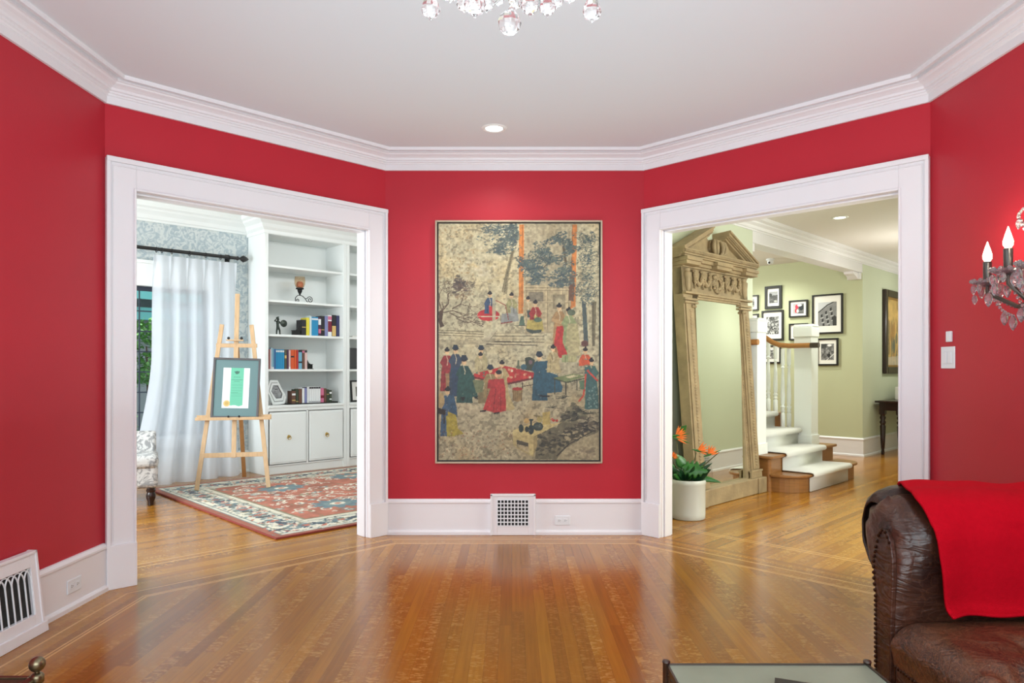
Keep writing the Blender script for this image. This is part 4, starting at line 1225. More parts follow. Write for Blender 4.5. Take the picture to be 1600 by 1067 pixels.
# ------------------------------------------------------------------ centre painting
def paint_art():
    W, H = 340, 504
    c = Canvas(W, H, (208, 198, 160))
    # picture coordinates: pixels of the photograph
    x0, y0, x1, y1 = 687.0, 351.0, 934.5, 716.5
    c.ox, c.oy = x0, y0; c.sx = W / (x1 - x0); c.sy = H / (y1 - y0)
    r = random.Random(4)
    n1 = noise2(H, W, 5, 1); n2 = noise2(H, W, 26, 2); n3 = noise2(H, W, 80, 3, 2); n4 = noise2(H, W, 9, 7)
    g = np.linspace(0, 1, H)[:, None]
    base = c.a
    dark = np.clip((n1 - 0.48) * 2.2, 0, 1) * 0.20 + np.clip((n2 - 0.52) * 3, 0, 1) * 0.08
    dark = dark + 0.24 * g
    base = base * (1 - dark[..., None] * 0.8)
    warm = np.clip((n4 - 0.5) * 3, 0, 1)[..., None]
    base = base * (1 - 0.12 * warm * np.array([0.0, 0.35, 0.9]))
    sp = (n3 > 0.64)[..., None]
    base = np.where(sp, base * 0.80, base)
    c.a = base
    def A(x, y): return (670 + x / 5.336, 340 + y / 5.335)
    def B(x, y): return (670 + x / 5.336, 530 + y / 5.335)
    def PA(pts, col, al=1.0): c.poly([A(*p) for p in pts], col, al)
    def PB(pts, col, al=1.0): c.poly([B(*p) for p in pts], col, al)
    def LA(pts, w, col, al=1.0): c.line([A(*p) for p in pts], w / 5.336, col, al)
    def LB(pts, w, col, al=1.0): c.line([B(*p) for p in pts], w / 5.336, col, al)
    def EA_(x, y, rx, ry, col, al=1.0, rot=0): p = A(x, y); c.ell(p[0], p[1], rx / 5.336, ry / 5.336, col, al, rot)
    def EB(x, y, rx, ry, col, al=1.0, rot=0): p = B(x, y); c.ell(p[0], p[1], rx / 5.336, ry / 5.336, col, al, rot)
    def dabs(fn, cx, cy, rx, ry, n, cols, s=(8, 16), al=0.75):
        for i in range(n):
            a = r.random() * 6.28; q = r.random() ** 0.8 * (1.0 + 0.35 * math.sin(3 * a + cx) + 0.2 * math.sin(5 * a + cy))
            fn(cx + rx * q * math.cos(a), cy + ry * q * math.sin(a), r.uniform(*s), r.uniform(*s) * 0.5, r.choice(cols), al, r.uniform(-.5, .5))
    fol = [(74, 88, 86), (84, 98, 92), (62, 78, 80), (96, 106, 94), (70, 88, 96)]
    # brown speckled dabs at the upper left
    for i in range(150): EA_(r.uniform(90, 380), r.uniform(80, 560), r.uniform(4, 12), r.uniform(3, 8), r.choice([(150, 124, 84), (128, 112, 82), (170, 140, 96)]), .55, r.random() * 3)
    # lit sky patch
    dabs(EA_, 440, 430, 200, 130, 60, [(206, 196, 168), (200, 176, 124), (210, 200, 172)], (14, 34), .25)
    # pavilion behind: wall, lattice
    PA([(780, 60), (1190, 60), (1190, 560), (780, 560)], (150, 138, 110), .5)
    PA([(800, 560), (1180, 560), (1180, 960), (800, 960)], (170, 154, 118), .8)
    for x in (800, 880, 975, 1100, 1150): LA([(x, 570), (x, 930)], 14, (190, 172, 132), .9); LA([(x + 9, 570), (x + 9, 930)], 4, (104, 92, 72), .8)
    for y in (575, 600, 700): LA([(800, y), (1180, y)], 10, (188, 172, 134), .9); LA([(800, y + 8), (1180, y + 8)], 4, (100, 88, 68), .8)
    PA([(830, 620), (950, 620), (950, 700), (830, 700)], (118, 110, 92), .9); PA([(1030, 640), (1130, 640), (1130, 760), (1030, 760)], (128, 116, 90), .9)
    EA_(1085, 700, 40, 50, (150, 140, 110), .9); EA_(1085, 705, 24, 34, (176, 164, 130), .9)
    # orange pillars
    PA([(752, 65), (792, 65), (786, 800), (746, 800)], (206, 130, 62)); LA([(780, 65), (776, 800)], 6, (160, 92, 44))
    PA([(1188, 65), (1226, 65), (1214, 740), (1174, 760)], (200, 124, 64)); LA([(1190, 65), (1178, 740)], 6, (150, 90, 48))
    # trunks
    PA([(690, 270), (715, 275), (668, 480), (650, 640), (608, 620), (640, 470)], (132, 122, 92)); LA([(700, 280), (655, 470), (632, 620)], 5, (80, 74, 58)); LA([(645, 470), (615, 600)], 4, (80, 74, 58))
    PA([(1105, 240), (1125, 245), (1150, 400), (1128, 400)], (92, 84, 66)); LA([(940, 430), (1010, 370), (1110, 320)], 12, (104, 96, 76)); PA([(1165, 480), (1210, 480), (1200, 700), (1160, 690)], (104, 76, 60))
    PA([(1265, 700), (1300, 700), (1322, 1067), (1285, 1067)], (74, 86, 84)); PA([(1345, 700), (1385, 700), (1375, 1067), (1350, 1067)], (112, 104, 80)); LA([(1360, 700), (1360, 1067)], 5, (64, 66, 58))
    # foliage
    for a in ((560, 110, 150, 70), (640, 200, 120, 90), (590, 270, 70, 50), (690, 90, 60, 40), (700, 180, 50, 80)): dabs(EA_, *a, 260, fol, (5, 12), .7)
    for a in ((1080, 190, 100, 50), (930, 300, 110, 70), (1000, 350, 110, 60), (800, 390, 70, 50), (880, 430, 90, 60), (900, 510, 70, 50), (1130, 460, 100, 70), (1100, 540, 80, 50), (1170, 260, 60, 60)): dabs(EA_, *a, 280, fol, (5, 12), .8)
    for a in ((1310, 190, 95, 70), (1320, 330, 95, 110), (1300, 500, 95, 130), (1310, 650, 95, 70)): dabs(EA_, *a, 330, fol + [(150, 146, 116)], (4, 9), .8)
    # grey rock and bare branches at the left
    dabs(EA_, 265, 570, 65, 60, 70, [(92, 82, 74), (70, 62, 60), (116, 100, 84)], (12, 24), .7); dabs(EA_, 370, 560, 40, 40, 40, [(120, 108, 88), (96, 88, 74)], (5, 12), .6)
    dabs(EA_, 280, 650, 90, 50, 60, [(146, 118, 84), (120, 100, 76)], (6, 12), .5)
    def branch(x, y, a, L, w, d):
        if d == 0 or L < 9: return
        x2 = x + L * math.cos(a); y2 = y - L * math.sin(a)
        LA([(x, y), (x2, y2)], max(w, 2.2), (84, 66, 52), .9)
        for k in range(2): branch(x2, y2, a + r.uniform(-.75, .75), L * r.uniform(.62, .85), w * .7, d - 1)
    branch(110, 900, 1.7, 90, 15, 3)
    for q in ((120, 780, 1.9), (120, 780, .9), (130, 790, .2), (180, 790, -.5), (100, 800, 2.2), (200, 760, .5), (240, 840, -.4)): branch(*q, 80, 9, 6)
    PA([(100, 770), (130, 780), (120, 860), (140, 900), (105, 915), (88, 860)], (80, 64, 52))
    # terrace steps and rail
    for k, y in enumerate((935, 955, 975)): LA([(90, y), (460, y + 15)], 7, (104, 96, 72), .8); LA([(90, y + 8), (460, y + 22)], 6, (196, 184, 146), .8)
    for k, y in enumerate((960, 985, 1010, 1035)): LA([(520, y), (960, y)], 6, (110, 102, 80), .8); LA([(520, y + 8), (960, y + 8)], 8, (194, 182, 146), .8)
    PA([(440, 1040), (540, 930), (570, 935), (480, 1050)], (190, 180, 148)); LA([(500, 1030), (570, 940)], 4, (110, 104, 84))
    LA([(480, 1050), (900, 1060)], 8, (60, 54, 46), .8)
    skin = (214, 178, 132); hair = (34, 32, 36)
    def fig(fn, x, y, s, robe, under, lean=0, seated=False, hat=False, sash=None, h=None):
        """generic robed figure: head at x,y; s = scale"""
        if fn == 'A': P, E, L = PA, EA_, LA
        else: P, E, L = PB, EB, LB
        hh = h or (330 if not seated else 190)
        hh *= s
        w = 62 * s
        yb = y + hh
        P([(x - w * .45, y + 35 * s), (x + w * .45, y + 35 * s), (x + w * .8 + lean, y + hh * .5), (x + w * 1.0 + lean, yb), (x - w * .9 + lean, yb), (x - w * .75 + lean, y + hh * .5)], robe)
        P([(x - w * .2 + lean, y + hh * .55), (x + w * .7 + lean, y + hh * .55), (x + w * .95 + lean, yb), (x - w * .1 + lean, yb)], under)
        P([(x - w * .5, y + 40 * s), (x - w * .95, y + 95 * s), (x - w * .5, y + 130 * s), (x - w * .1, y + 110 * s)], robe)
        P([(x + w * .5, y + 40 * s), (x + w * 1.0, y + 95 * s), (x + w * .5, y + 130 * s), (x + w * .1, y + 110 * s)], robe)
        L([(x - 6 * s, y + 30 * s), (x + 8 * s, y + 75 * s), (x, y + 120 * s)], 6 * s, (210, 196, 160), .8)
        L([(x - w * .3 + lean, y + hh * .5), (x - w * .45 + lean, yb)], 3, tuple(int(v_ * .6) for v_ in robe)); L([(x + w * .3 + lean, y + hh * .5), (x + w * .4 + lean, yb)], 3, tuple(int(v_ * .6) for v_ in under))
        E(x, y + 8 * s, 17 * s, 22 * s, skin)
        E(x, y - 10 * s, 22 * s, 15 * s, hair); E(x + 2 * s, y - 26 * s, 10 * s, 9 * s, hair)
        if hat: P([(x - 30 * s, y - 8 * s), (x + 30 * s, y - 8 * s), (x + 24 * s, y - 22 * s), (x + 14 * s, y - 42 * s), (x - 16 * s, y - 42 * s), (x - 24 * s, y - 22 * s)], (30, 44, 58))
        if sash: L([(x - w * .5, y + hh * .45), (x + w * .6, y + hh * .42)], 7, sash)
    # upper group
    EA_(500, 810, 92, 48, (178, 40, 44)); fig('A', 512, 640, .85, (52, 72, 100), (178, 44, 44), seated=True); EA_(500, 830, 80, 30, (178, 40, 44)); LA([(440, 822), (590, 822)], 8, (206, 198, 168))
    LA([(545, 630), (545, 950)], 24, (178, 172, 140), .9); LA([(330, 820), (545, 820)], 6, (200, 190, 158), .9)
    fig('A', 690, 650, .85, (150, 146, 100), (140, 142, 134), seated=True); PA([(610, 800), (740, 790), (750, 860), (600, 880)], (136, 138, 132)); LA([(560, 690), (640, 730), (665, 850)], 6, (140, 50, 44)); LA([(600, 880), (700, 865)], 9, (130, 52, 50))
    fig('A', 825, 680, .8, (176, 156, 116), (60, 68, 66), seated=True); fig('A', 885, 715, .9, (150, 44, 44), (170, 156, 84), seated=True)
    PA([(820, 850), (940, 850), (955, 940), (880, 960), (810, 930)], (168, 152, 80)); PA([(808, 920), (870, 935), (940, 930), (930, 955), (860, 965), (815, 945)], (62, 72, 66)); PA([(765, 820), (790, 820), (800, 895), (750, 895)], (80, 100, 84)); LA([(710, 898), (810, 898)], 7, (60, 56, 48))
    EA_(905, 850, 34, 20, (80, 104, 84))
    fig('A', 1080, 745, 1.05, (160, 126, 84), (176, 44, 44), h=400); PA([(1060, 905), (1110, 900), (1150, 1067), (1035, 1067)], (178, 46, 44)); LA([(1020, 850), (1120, 880), (1200, 800)], 26, (184, 150, 104))
    fig('A', 1160, 780, 1.05, (140, 150, 104), (170, 164, 118), h=400); PA([(1150, 880), (1230, 880), (1255, 1067), (1130, 1067)], (168, 160, 116)); EA_(1180, 790, 34, 26, (90, 100, 80))
    EA_(1290, 1045, 30, 26, (96, 60, 54)); 
    # lower band background strip
    PB([(90, 0), (560, 0), (560, 30), (90, 50)], (150, 140, 112), .5)
    PB([(1040, 0), (1100, 0), (1150, 120), (1080, 130)], (178, 46, 44)); PB([(1170, 0), (1230, 0), (1260, 130), (1150, 130)], (172, 162, 120))
    LB([(480, 12), (850, 18)], 6, (70, 64, 52))
    # pale ground glow
    dabs(EB, 330, 590, 230, 90, 80, [(196, 184, 150), (188, 176, 144)], (14, 34), .35)
    # crowd at the left
    fig('B', 160, 95, 1.0, (140, 44, 48), (150, 118, 82), h=330); fig('B', 230, 85, 1.0, (52, 66, 84), (48, 60, 84), h=380, hat=True); fig('B', 440, 85, .95, (170, 160, 116), (150, 144, 104), h=220, hat=True); fig('B', 435, 130, .9, (176, 164, 122), (150, 140, 104), h=200)
    PB([(200, 240), (290, 210), (300, 460), (200, 460)], (44, 62, 86))
    # red table
    PB([(380, 280), (640, 215), (945, 290), (650, 372), (380, 320)], (172, 44, 44)); LB([(650, 366), (945, 300)], 16, (92, 30, 34)); LB([(380, 310), (640, 368)], 12, (92, 30, 34))
    for q in range(16): EB(r.uniform(640, 860), r.uniform(232, 310), r.uniform(7, 14), r.uniform(7, 11), r.choice([(206, 150, 116), (200, 110, 90), (214, 196, 160), (190, 80, 66)]))
    for q in range(5): EB(r.uniform(400, 470), r.uniform(268, 300), 9, 8, r.choice([(206, 150, 116), (90, 110, 90)]))
    LB([(780, 350), (780, 400)], 9, (50, 34, 30)); LB([(870, 330), (870, 388)], 9, (50, 34, 30)); LB([(780, 385), (870, 370)], 7, (50, 34, 30))
    fig('B', 300, 175, 1.15, (38, 72, 68), (38, 72, 68), h=300, hat=True, sash=(180, 170, 136)); PB([(250, 290), (380, 290), (415, 470), (260, 480)], (40, 76, 70)); PB([(270, 470), (310, 470), (300, 505), (280, 500)], (30, 34, 34)); PB([(375, 465), (410, 465), (415, 490), (390, 485)], (30, 34, 34))
    PB([(415, 420), (520, 400), (500, 520), (415, 525)], (120, 108, 76)); PB([(370, 330), (470, 330), (450, 430), (400, 440)], (108, 116, 82))
    fig('B', 610, 200, 1.0, (170, 150, 104), (176, 156, 110), h=360); PB([(610, 420), (660, 420), (720, 575), (640, 585)], (176, 160, 112))
    fig('B', 515, 245, 1.0, (140, 120, 80), (130, 110, 76), h=230, hat=True)
    EB(577, 285, 26, 30, (206, 160, 118)); EB(585, 268, 26, 18, hair)
    PB([(545, 325), (625, 320), (640, 400), (645, 585), (560, 605), (455, 575), (500, 450)], (170, 50, 50)); PB([(545, 325), (500, 330), (490, 400), (560, 400)], (160, 46, 46)); LB([(560, 400), (540, 590)], 5, (112, 32, 36)); LB([(600, 400), (600, 590)], 5, (112, 32, 36))
    LB([(430, 590), (480, 585)], 14, (30, 32, 34)); LB([(545, 608), (590, 600)], 13, (30, 32, 34))
    # vases and cabinet
    PB([(800, 150), (840, 140), (882, 165), (880, 262), (805, 250)], (52, 60, 50)); EB(845, 185, 16, 18, (104, 84, 88)); EB(790, 225, 26, 24, (56, 92, 104)); LB([(745, 170), (745, 235)], 14, (96, 104, 82)); EB(745, 225, 18, 16, (96, 104, 82))
    # blue-robed standing figure
    fig('B', 918, 140, 1.1, (40, 76, 92), (40, 74, 92), h=330, hat=True); PB([(895, 190), (990, 170), (1060, 280), (1110, 390), (1100, 430), (900, 450), (885, 380), (930, 300)], (42, 80, 98)); LB([(970, 240), (1010, 270), (1060, 285)], 5, (196, 190, 156)); LB([(920, 462), (1000, 466)], 12, (28, 32, 36))
    fig('B', 1030, 70, .95, (176, 160, 116), (180, 164, 120), h=210); LB([(1010, 110), (1030, 170)], 4, (60, 54, 46)); PB([(1010, 190), (1080, 190), (1100, 270), (1040, 280)], (180, 164, 120))
    # stool
    PB([(695, 405), (780, 400), (775, 500), (735, 512), (700, 500)], (140, 116, 76)); EB(737, 405, 42, 14, (158, 48, 44)); 
    for k in range(5): LB([(705 + 16 * k, 415), (705 + 16 * k, 500)], 3, (96, 78, 52))
    # low green table
    PB([(1030, 315), (1200, 280), (1300, 300), (1140, 348)], (116, 128, 84)); LB([(1140, 352), (1295, 318)], 10, (58, 66, 48)); LB([(1035, 320), (1140, 352)], 9, (58, 66, 48)); PB([(1130, 305), (1200, 290), (1240, 300), (1160, 318)], (196, 186, 146))
    for x, ya, yb in ((1045, 325, 450), (1135, 350, 455), (1228, 330, 415)): LB([(x, ya), (x, yb)], 9, (60, 62, 50))
    # dancer at the right
    fig('B', 1295, 90, .95, (196, 84, 52), (110, 120, 96), h=130); fig('B', 1345, 180, 1.0, (60, 96, 88), (60, 90, 92), h=390); PB([(1290, 220), (1375, 240), (1405, 570), (1300, 575)], (58, 92, 92)); LB([(1310, 250), (1370, 310), (1400, 340)], 14, (190, 66, 50)); LB([(1300, 280), (1280, 460), (1240, 510)], 14, (190, 70, 52)); PB([(1245, 340), (1290, 330), (1290, 410), (1255, 410)], (84, 110, 84))
    EB(1300, 185, 32, 22, (204, 84, 50))
    for k in range(26): EB(r.uniform(1310, 1390), r.uniform(380, 560), 7, 7, (104, 132, 126))
    # seated woman lower left
    fig('B', 165, 420, 1.1, (58, 84, 110), (150, 142, 62), h=340); PB([(140, 480), (215, 450), (240, 560), (245, 640), (180, 600)], (52, 80, 104)); PB([(165, 590), (235, 620), (250, 730), (300, 775), (230, 790), (165, 770)], (158, 144, 60)); PB([(90, 560), (150, 580), (145, 620), (90, 610)], (44, 38, 34)); LB([(135, 610), (135, 690)], 8, (44, 38, 34))
    EB(110, 500, 30, 60, (172, 150, 104))
    # rocks at the lower right
    PB([(880, 985), (900, 830), (1000, 730), (1060, 720), (1150, 560), (1230, 545), (1320, 640), (1400, 680), (1405, 985)], (104, 100, 80))
    dabs(EB, 1200, 620, 90, 70, 90, [(60, 60, 54), (128, 124, 98), (44, 46, 44), (88, 88, 72)], (14, 34), .8)
    dabs(EB, 1320, 700, 90, 60, 90, [(58, 56, 52), (150, 142, 116), (40, 42, 42), (90, 84, 70)], (14, 34), .8)
    dabs(EB, 1000, 850, 110, 100, 150, [(64, 64, 54), (110, 104, 82), (46, 48, 44), (134, 126, 98)], (10, 28), .75)
    dabs(EB, 1200, 780, 110, 60, 80, [(66, 64, 54), (176, 164, 128), (50, 50, 46)], (12, 30), .75)
    PB([(1120, 900), (1240, 830), (1404, 760), (1404, 985), (1060, 985)], (160, 150, 118), .85); LB([(1060, 960), (1160, 860), (1400, 730)], 9, (56, 54, 48)); dabs(EB, 1280, 930, 110, 50, 60, [(134, 122, 98), (176, 166, 132), (110, 100, 84)], (14, 30), .5)
    for q in range(60):
        a = r.uniform(.1, 3.0); x = r.choice([1130, 1020, 1260, 1150, 1340]); y = {1130: 480, 1020: 560, 1260: 590, 1150: 470, 1340: 610}[x]
        LB([(x, y), (x + 85 * math.cos(a) * r.uniform(.5, 1), y - 45 * math.sin(a) * r.uniform(.4, 1) + 12)], 3.5, (48, 52, 44), .9)
    # pots and low bench
    PB([(695, 750), (850, 690), (1050, 690), (1100, 680), (950, 760), (870, 800)], (190, 174, 118)); PB([(700, 755), (870, 800), (870, 965), (835, 950), (830, 850), (730, 820), (730, 885), (705, 870)], (186, 170, 116)); PB([(870, 800), (900, 790), (900, 870), (870, 960)], (150, 136, 92)); LB([(730, 885), (840, 945)], 12, (160, 146, 100)); PB([(735, 825), (825, 850), (825, 880), (735, 860)], (70, 66, 54))
    EB(768, 730, 20, 34, (42, 54, 52)); EB(815, 738, 16, 24, (40, 52, 50)); EB(850, 740, 24, 42, (38, 52, 54)); LB([(850, 660), (850, 720)], 16, (38, 52, 54)); EB(850, 660, 22, 9, (38, 52, 54)); EB(908, 715, 42, 36, (48, 62, 60)); EB(908, 715, 30, 16, (70, 84, 78))
    PB([(945, 600), (1005, 590), (1010, 700), (945, 700)], (170, 152, 90)); EB(920, 655, 22, 28, (164, 150, 92)); LB([(870, 625), (920, 632)], 8, (120, 108, 70)); dabs(EB, 1030, 660, 26, 16, 10, [(178, 52, 46)], (8, 14), .9); EB(812, 668, 22, 22, (190, 158, 96))
    # speckle and fine craquelure over everything
    for i in range(320): EB(r.uniform(90, 700), r.uniform(740, 985), r.uniform(3, 9), r.uniform(2, 6), r.choice([(96, 88, 70), (130, 118, 92), (140, 84, 60), (206, 196, 162)]), .55, r.random() * 3)
    for i in range(200): EB(r.uniform(90, 1400), r.uniform(430, 760), r.uniform(3, 7), r.uniform(2, 5), r.choice([(116, 106, 84), (200, 190, 156)]), .4, r.random() * 3)
    n5 = noise2(H, W, 110, 12, 2); n6 = noise2(H, W, 40, 13, 3)
    c.a *= (1 + 0.36 * (n5[..., None] - .5)); c.a *= (1 + 0.10 * (n6[..., None] - .5))
    c.a = c.a * .95 + np.array((160, 146, 104)) / 255 * .05
    return c.a * 0.9
PX0, PX1, PZ0, PZ1 = -0.604, 0.711, 0.565, 2.477
pw, ph_ = PX1 - PX0, PZ1 - PZ0
t = thing('framed_painting', 'large painting of robed court figures in a silver frame on the red wall', 'painting', ((PX0 + PX1) / 2, 5.55, (PZ0 + PZ1) / 2))
mb = MB(); b = 0.014
for a0, a1, c0, c1 in ((-pw/2, -pw/2 + b, -ph_/2, ph_/2), (pw/2 - b, pw/2, -ph_/2, ph_/2), (-pw/2 + b, pw/2 - b, -ph_/2, -ph_/2 + b), (-pw/2 + b, pw/2 - b, ph_/2 - b, ph_/2)):
    mb.box((a0, -0.050, c0), (a1, -0.002, c1))
mb.build('frame', M['frame_champagne'], t, bevel=0.002)
mb = MB(); mb.box((-pw/2 + b, -0.012, -ph_/2 + b), (pw/2 - b, -0.002, ph_/2 - b)); mb.build('shadow_gap', M['black'], t)
g_ = 0.026
cw, ch = pw - 2 * g_, ph_ - 2 * g_
mb = MB(); mb.box((-cw/2, -0.0375, -ch/2), (cw/2, -0.012, ch/2)); mb.build('stretcher', M['mat_board'], t)
color_grid('canvas', paint_art(), cw, ch, M['art'], t, y=-0.0382)

# ------------------------------------------------------------------ stairs (local frame x = u, y = v)
V0, TR, RIS = 3.01, 0.294, 0.19
CU0, CU1 = 7.51, 8.60
sr = thing('staircase', 'carpeted oak staircase with rounded bottom step rising from the hall', 'staircase', UV(0, 0), ROT)
def bull_outline(u0, u1, v0, v1, r, ends=(True, True)):
    pts = []
    if ends[0]:
        for k in range(9): a = PI + (PI / 2) * k / 8; pts.append((u0 + r + r * math.cos(a), v0 + r + r * math.sin(a)))
    else: pts.append((u0, v0))
    if ends[1]:
        for k in range(9): a = -PI / 2 + (PI / 2) * k / 8; pts.append((u1 - r + r * math.cos(a), v0 + r + r * math.sin(a)))
    else: pts.append((u1, v0))
    pts += [(u1, v1), (u0, v1)]
    return pts
NSTEP = 9
for k in range(NSTEP):
    vf = V0 + TR * k + 0.03
    z1 = RIS * (k + 1) - 0.03
    if k == 0:
        u0, u1, vb, r, e = 7.26, 9.06, V0 + TR + 0.30, 0.26, (True, True)
    elif k == 1:
        u0, u1, vb, r, e = 7.23, 9.0, V0 + TR * 2 + 0.2, 0.03, (True, True)
    else:
        u0, u1, vb, r, e = 7.60, 8.80, V0 + TR * (k + 1) + 0.2, 0.01, (False, False)
    if k == NSTEP - 1: vb = 8.8
    mb = MB(); mb.prism(bull_outline(u0, u1, vf, min(vb, V_M if k < 2 else 99), r, e), 0 if k < 2 else z1 - 0.3 * 1 - 0.0, z1, 'z')
    if k >= 2:
        mb = MB(); mb.prism(bull_outline(u0, u1, vf, vb, r, e), max(0.0, z1 - 1.2), z1, 'z')
    mb.build('riser', M['stepwood'], sr, bevel=0.002)
    o_ = 0.035
    mb = MB(); mb.prism(bull_outline(u0 - (o_ if k < 2 else 0), u1 + o_, vf - 0.035, V0 + TR * (k + 1) + (0.03 if k < NSTEP - 1 else 3), max(r, 0.01) + (0.02 if k < 1 else 0), e), z1, z1 + 0.03, 'z')
    mb.build('tread', M['railwood'] if False else M['stepwood'], sr, bevel=0.008)
# carpet runner following the steps
prof = []
for k in range(NSTEP):
    vf = V0 + TR * k + 0.03; zt = RIS * (k + 1); z0 = RIS * k
    prof.append((vf - 0.012, z0 + 0.004 if k == 0 else z0 + 0.014))
    prof.append((vf - 0.012, zt - 0.045))
    for a in range(0, 7):
        t_ = -PI / 2 - PI * a / 6
        prof.append((vf - 0.035 + 0.026 * math.cos(t_) , zt - 0.010 + 0.026 * math.sin(t_)))
prof.append((8.8, RIS * NSTEP + 0.016))
front = prof
back = [(p[0] + 0.006, p[1] - 0.004) for p in prof]
mb = MB()
n = len(prof)
vs = [(CU0, a, b) for a, b in prof] + [(CU1, a, b) for a, b in prof]
mb.add(vs, [(i, i + 1, n + i + 1, n + i) for i in range(n - 1)])
o = mb.build('carpet_runner', M['carpet'], sr, smooth=True, solid=0.012)

def newel(u0, label):
    w = 0.213
    t = thing('newel_post', label, 'newel post', UV(u0 + w / 2, 3.47 + w / 2, 2 * RIS + 0.001), ROT)
    h = w / 2; H = 1.865 - 2 * RIS
    mb = MB(); mb.box((-h, -h, 0), (h, h, H - 0.16)); mb.build('shaft', M['white2'], t, bevel=0.004)
    mb = MB(); g = h + 0.012
    mb.box((-g, -g, H - 0.16), (g, g, H - 0.035)); mb.prism([(-g, H - 0.035), (g, H - 0.035), (g - 0.03, H), (-g + 0.03, H)], -g, g, 'y')
    mb.build('cap', M['white2'], t, bevel=0.01)
    mb = MB(); mb.box((-h - 0.012, -h - 0.012, 0), (h + 0.012, h + 0.012, 0.12)) ; 
    mb.build('plinth', M['white2'], t, bevel=0.003)
newel(7.215, 'white square newel post next to the carved mirror')
newel(8.65, 'white square newel post with handrail end, right of the carpeted steps')

def rail(name_u, pts, end_cap, label):
    t = thing('handrail', label, 'handrail', UV(0, 0), ROT)
    mb = MB(); mb.tube(pts, 0.032, 10); mb.build('rail', M['railwood'], t, smooth=True)
    if end_cap:
        mb = MB(); p = Vector(pts[0]); mb.tube([p + Vector((0, -0.10, 0)), p + Vector((0, 0.0, 0))], 0.034, 10); mb.build('end_cap', M['pewter'], t, smooth=True)
    return t
ur = 8.605
pts = [(ur, 3.46, 1.60), (ur, 3.72, 1.60), (ur, 3.84, 1.612), (ur, 3.94, 1.65), (ur + .02, 4.05, 1.72), (ur + .05, 4.2, 1.82), (ur + .09, 4.5, 2.01), (ur + .1, 5.4, 2.59)]
rail(0, pts, True, 'oak handrail sweeping past the right newel post and up the stairs')
rail(0, [(7.17, 3.44, 1.60), (7.17, 3.62, 1.60), (7.17, 3.69, 1.602)], False, 'short oak handrail end at the left newel post')

BAL = [(0.022, 0), (0.022, 0.14), (0.014, 0.15), (0.022, 0.165), (0.016, 0.185), (0.024, 0.21), (0.014, 0.225), (0.020, 0.245), (0.022, 0.32), (0.016, 0.5), (0.012, 0.60), (0.020, 0.61), (0.012, 0.625), (0.02, 0.64), (0.02, 0.80)]
def baluster(u, v, z, h, label, grp):
    t = tag(MB().lathe([(r_ * (1.3), z_ * h / 0.8) for r_, z_ in BAL], 10).build('baluster', M['white2'], loc=UV(u, v, z + 0.0005), smooth=True), label, 'baluster', grp)
k_ = 0
for stp, vs_ in ((2, (3.79, 3.87)), (3, (3.965, 4.06, 4.15))):
    for j, v in enumerate(vs_):
        zt = RIS * (stp + 1)
        rz = 1.6 + max(0, v - 3.88) * 0.63 - 0.03
        z_ = zt
        if stp == 2: lab = ('near' if j == 0 else 'far') + ' one of the two turned white balusters beside the right newel post'
        elif stp == 3: lab = ('right', 'middle', 'left')[j] + ' one of the three turned white balusters seen between the newel posts'
        baluster(8.75, v, z_, rz - z_, lab, 'balusters of the hall stair')

# ------------------------------------------------------------------ carved leaning mirror (x = u, y = v, leaning back)
mir = thing('carved_floor_mirror', 'tall carved wooden mirror with broken pediment leaning on the green wall', 'mirror', UV(6.5, 3.40, 0.0), ROT)
lean = math.radians(4.2)
RM = Matrix.Rotation(-lean, 4, 'X')
HB = 0.165
mb = MB(); mb.box((-0.70, -0.03, 0.002), (0.70, 0.14, HB)); mb.box((-0.70, -0.045, 0.002), (-0.52, -0.03, HB)); mb.box((0.52, -0.045, 0.002), (0.70, -0.03, HB)); mb.build('base', M['carved'], mir, bevel=0.008)
HL = 1.99; GW = 0.43; PW = 0.655
def side(sg):
    mb = MB()
    xs = lambda a, b: (min(sg * a, sg * b), max(sg * a, sg * b))
    a, b = xs(GW + 0.055, PW); mb.box((a, 0.0, HB), (b, 0.11, 2.34), mtx=RM)
    a, b = xs(GW, GW + 0.055); mb.box((a, 0.02, HB), (b, 0.11, HL), mtx=RM)
    a, b = xs(GW + 0.075, PW - 0.02); mb.box((a, -0.014, HB + 0.09), (b, 0.0, HL - 0.05), mtx=RM)
    p = mb.build('pilaster', M['carved'], mir, bevel=0.004)
    # beads down the inner edge and carved drops down the face
    mb = MB()
    nb = 96
    for k in range(nb):
        z = HB + 0.1 + (HL - 0.16 - HB) * k / (nb - 1)
        mb.sphere((sg * (GW + 0.03), 0.018, z), (0.010, 0.008, 0.009), 6, 4, mtx=RM)
    mb.build('beading', M['carved'], p, smooth=True)
    mb = MB()
    for k in range(52):
        z = HB + 0.14 + (HL - 0.26 - HB) * k / 51
        mb.sphere((sg * (GW + 0.135), -0.016, z), (0.022, 0.010, 0.013), 6, 4, mtx=RM)
    mb.build('carved_husks', M['carved'], p, smooth=True)
    mb = MB()
    for z in (HL - 0.05, HL - 0.02): 
        a, b = xs(GW + 0.002, PW + 0.02); mb.box((a, -0.03, z), (b, 0.0, z + 0.022), mtx=RM)
    for dx in (0.06, 0.10): mb.lathe([(0.012, 0), (0.02, 0.012), (0.012, 0.03)], 10, mtx=RM @ Matrix.Translation((sg * (GW + dx), -0.02, HL - 0.09)))
    mb.build('capital', M['carved'], p, bevel=0.003)
    a, b = xs(GW + 0.0, PW + 0.01); mb = MB(); mb.box((a, -0.022, HB), (b, 0.0, HB + 0.06), mtx=RM); mb.box((a - 0.008, -0.03, HB + 0.06), (b + 0.008, 0.0, HB + 0.082), mtx=RM)
    mb.build('pilaster_foot', M['carved'], p, bevel=0.003)
for sg in (-1, 1): side(sg)
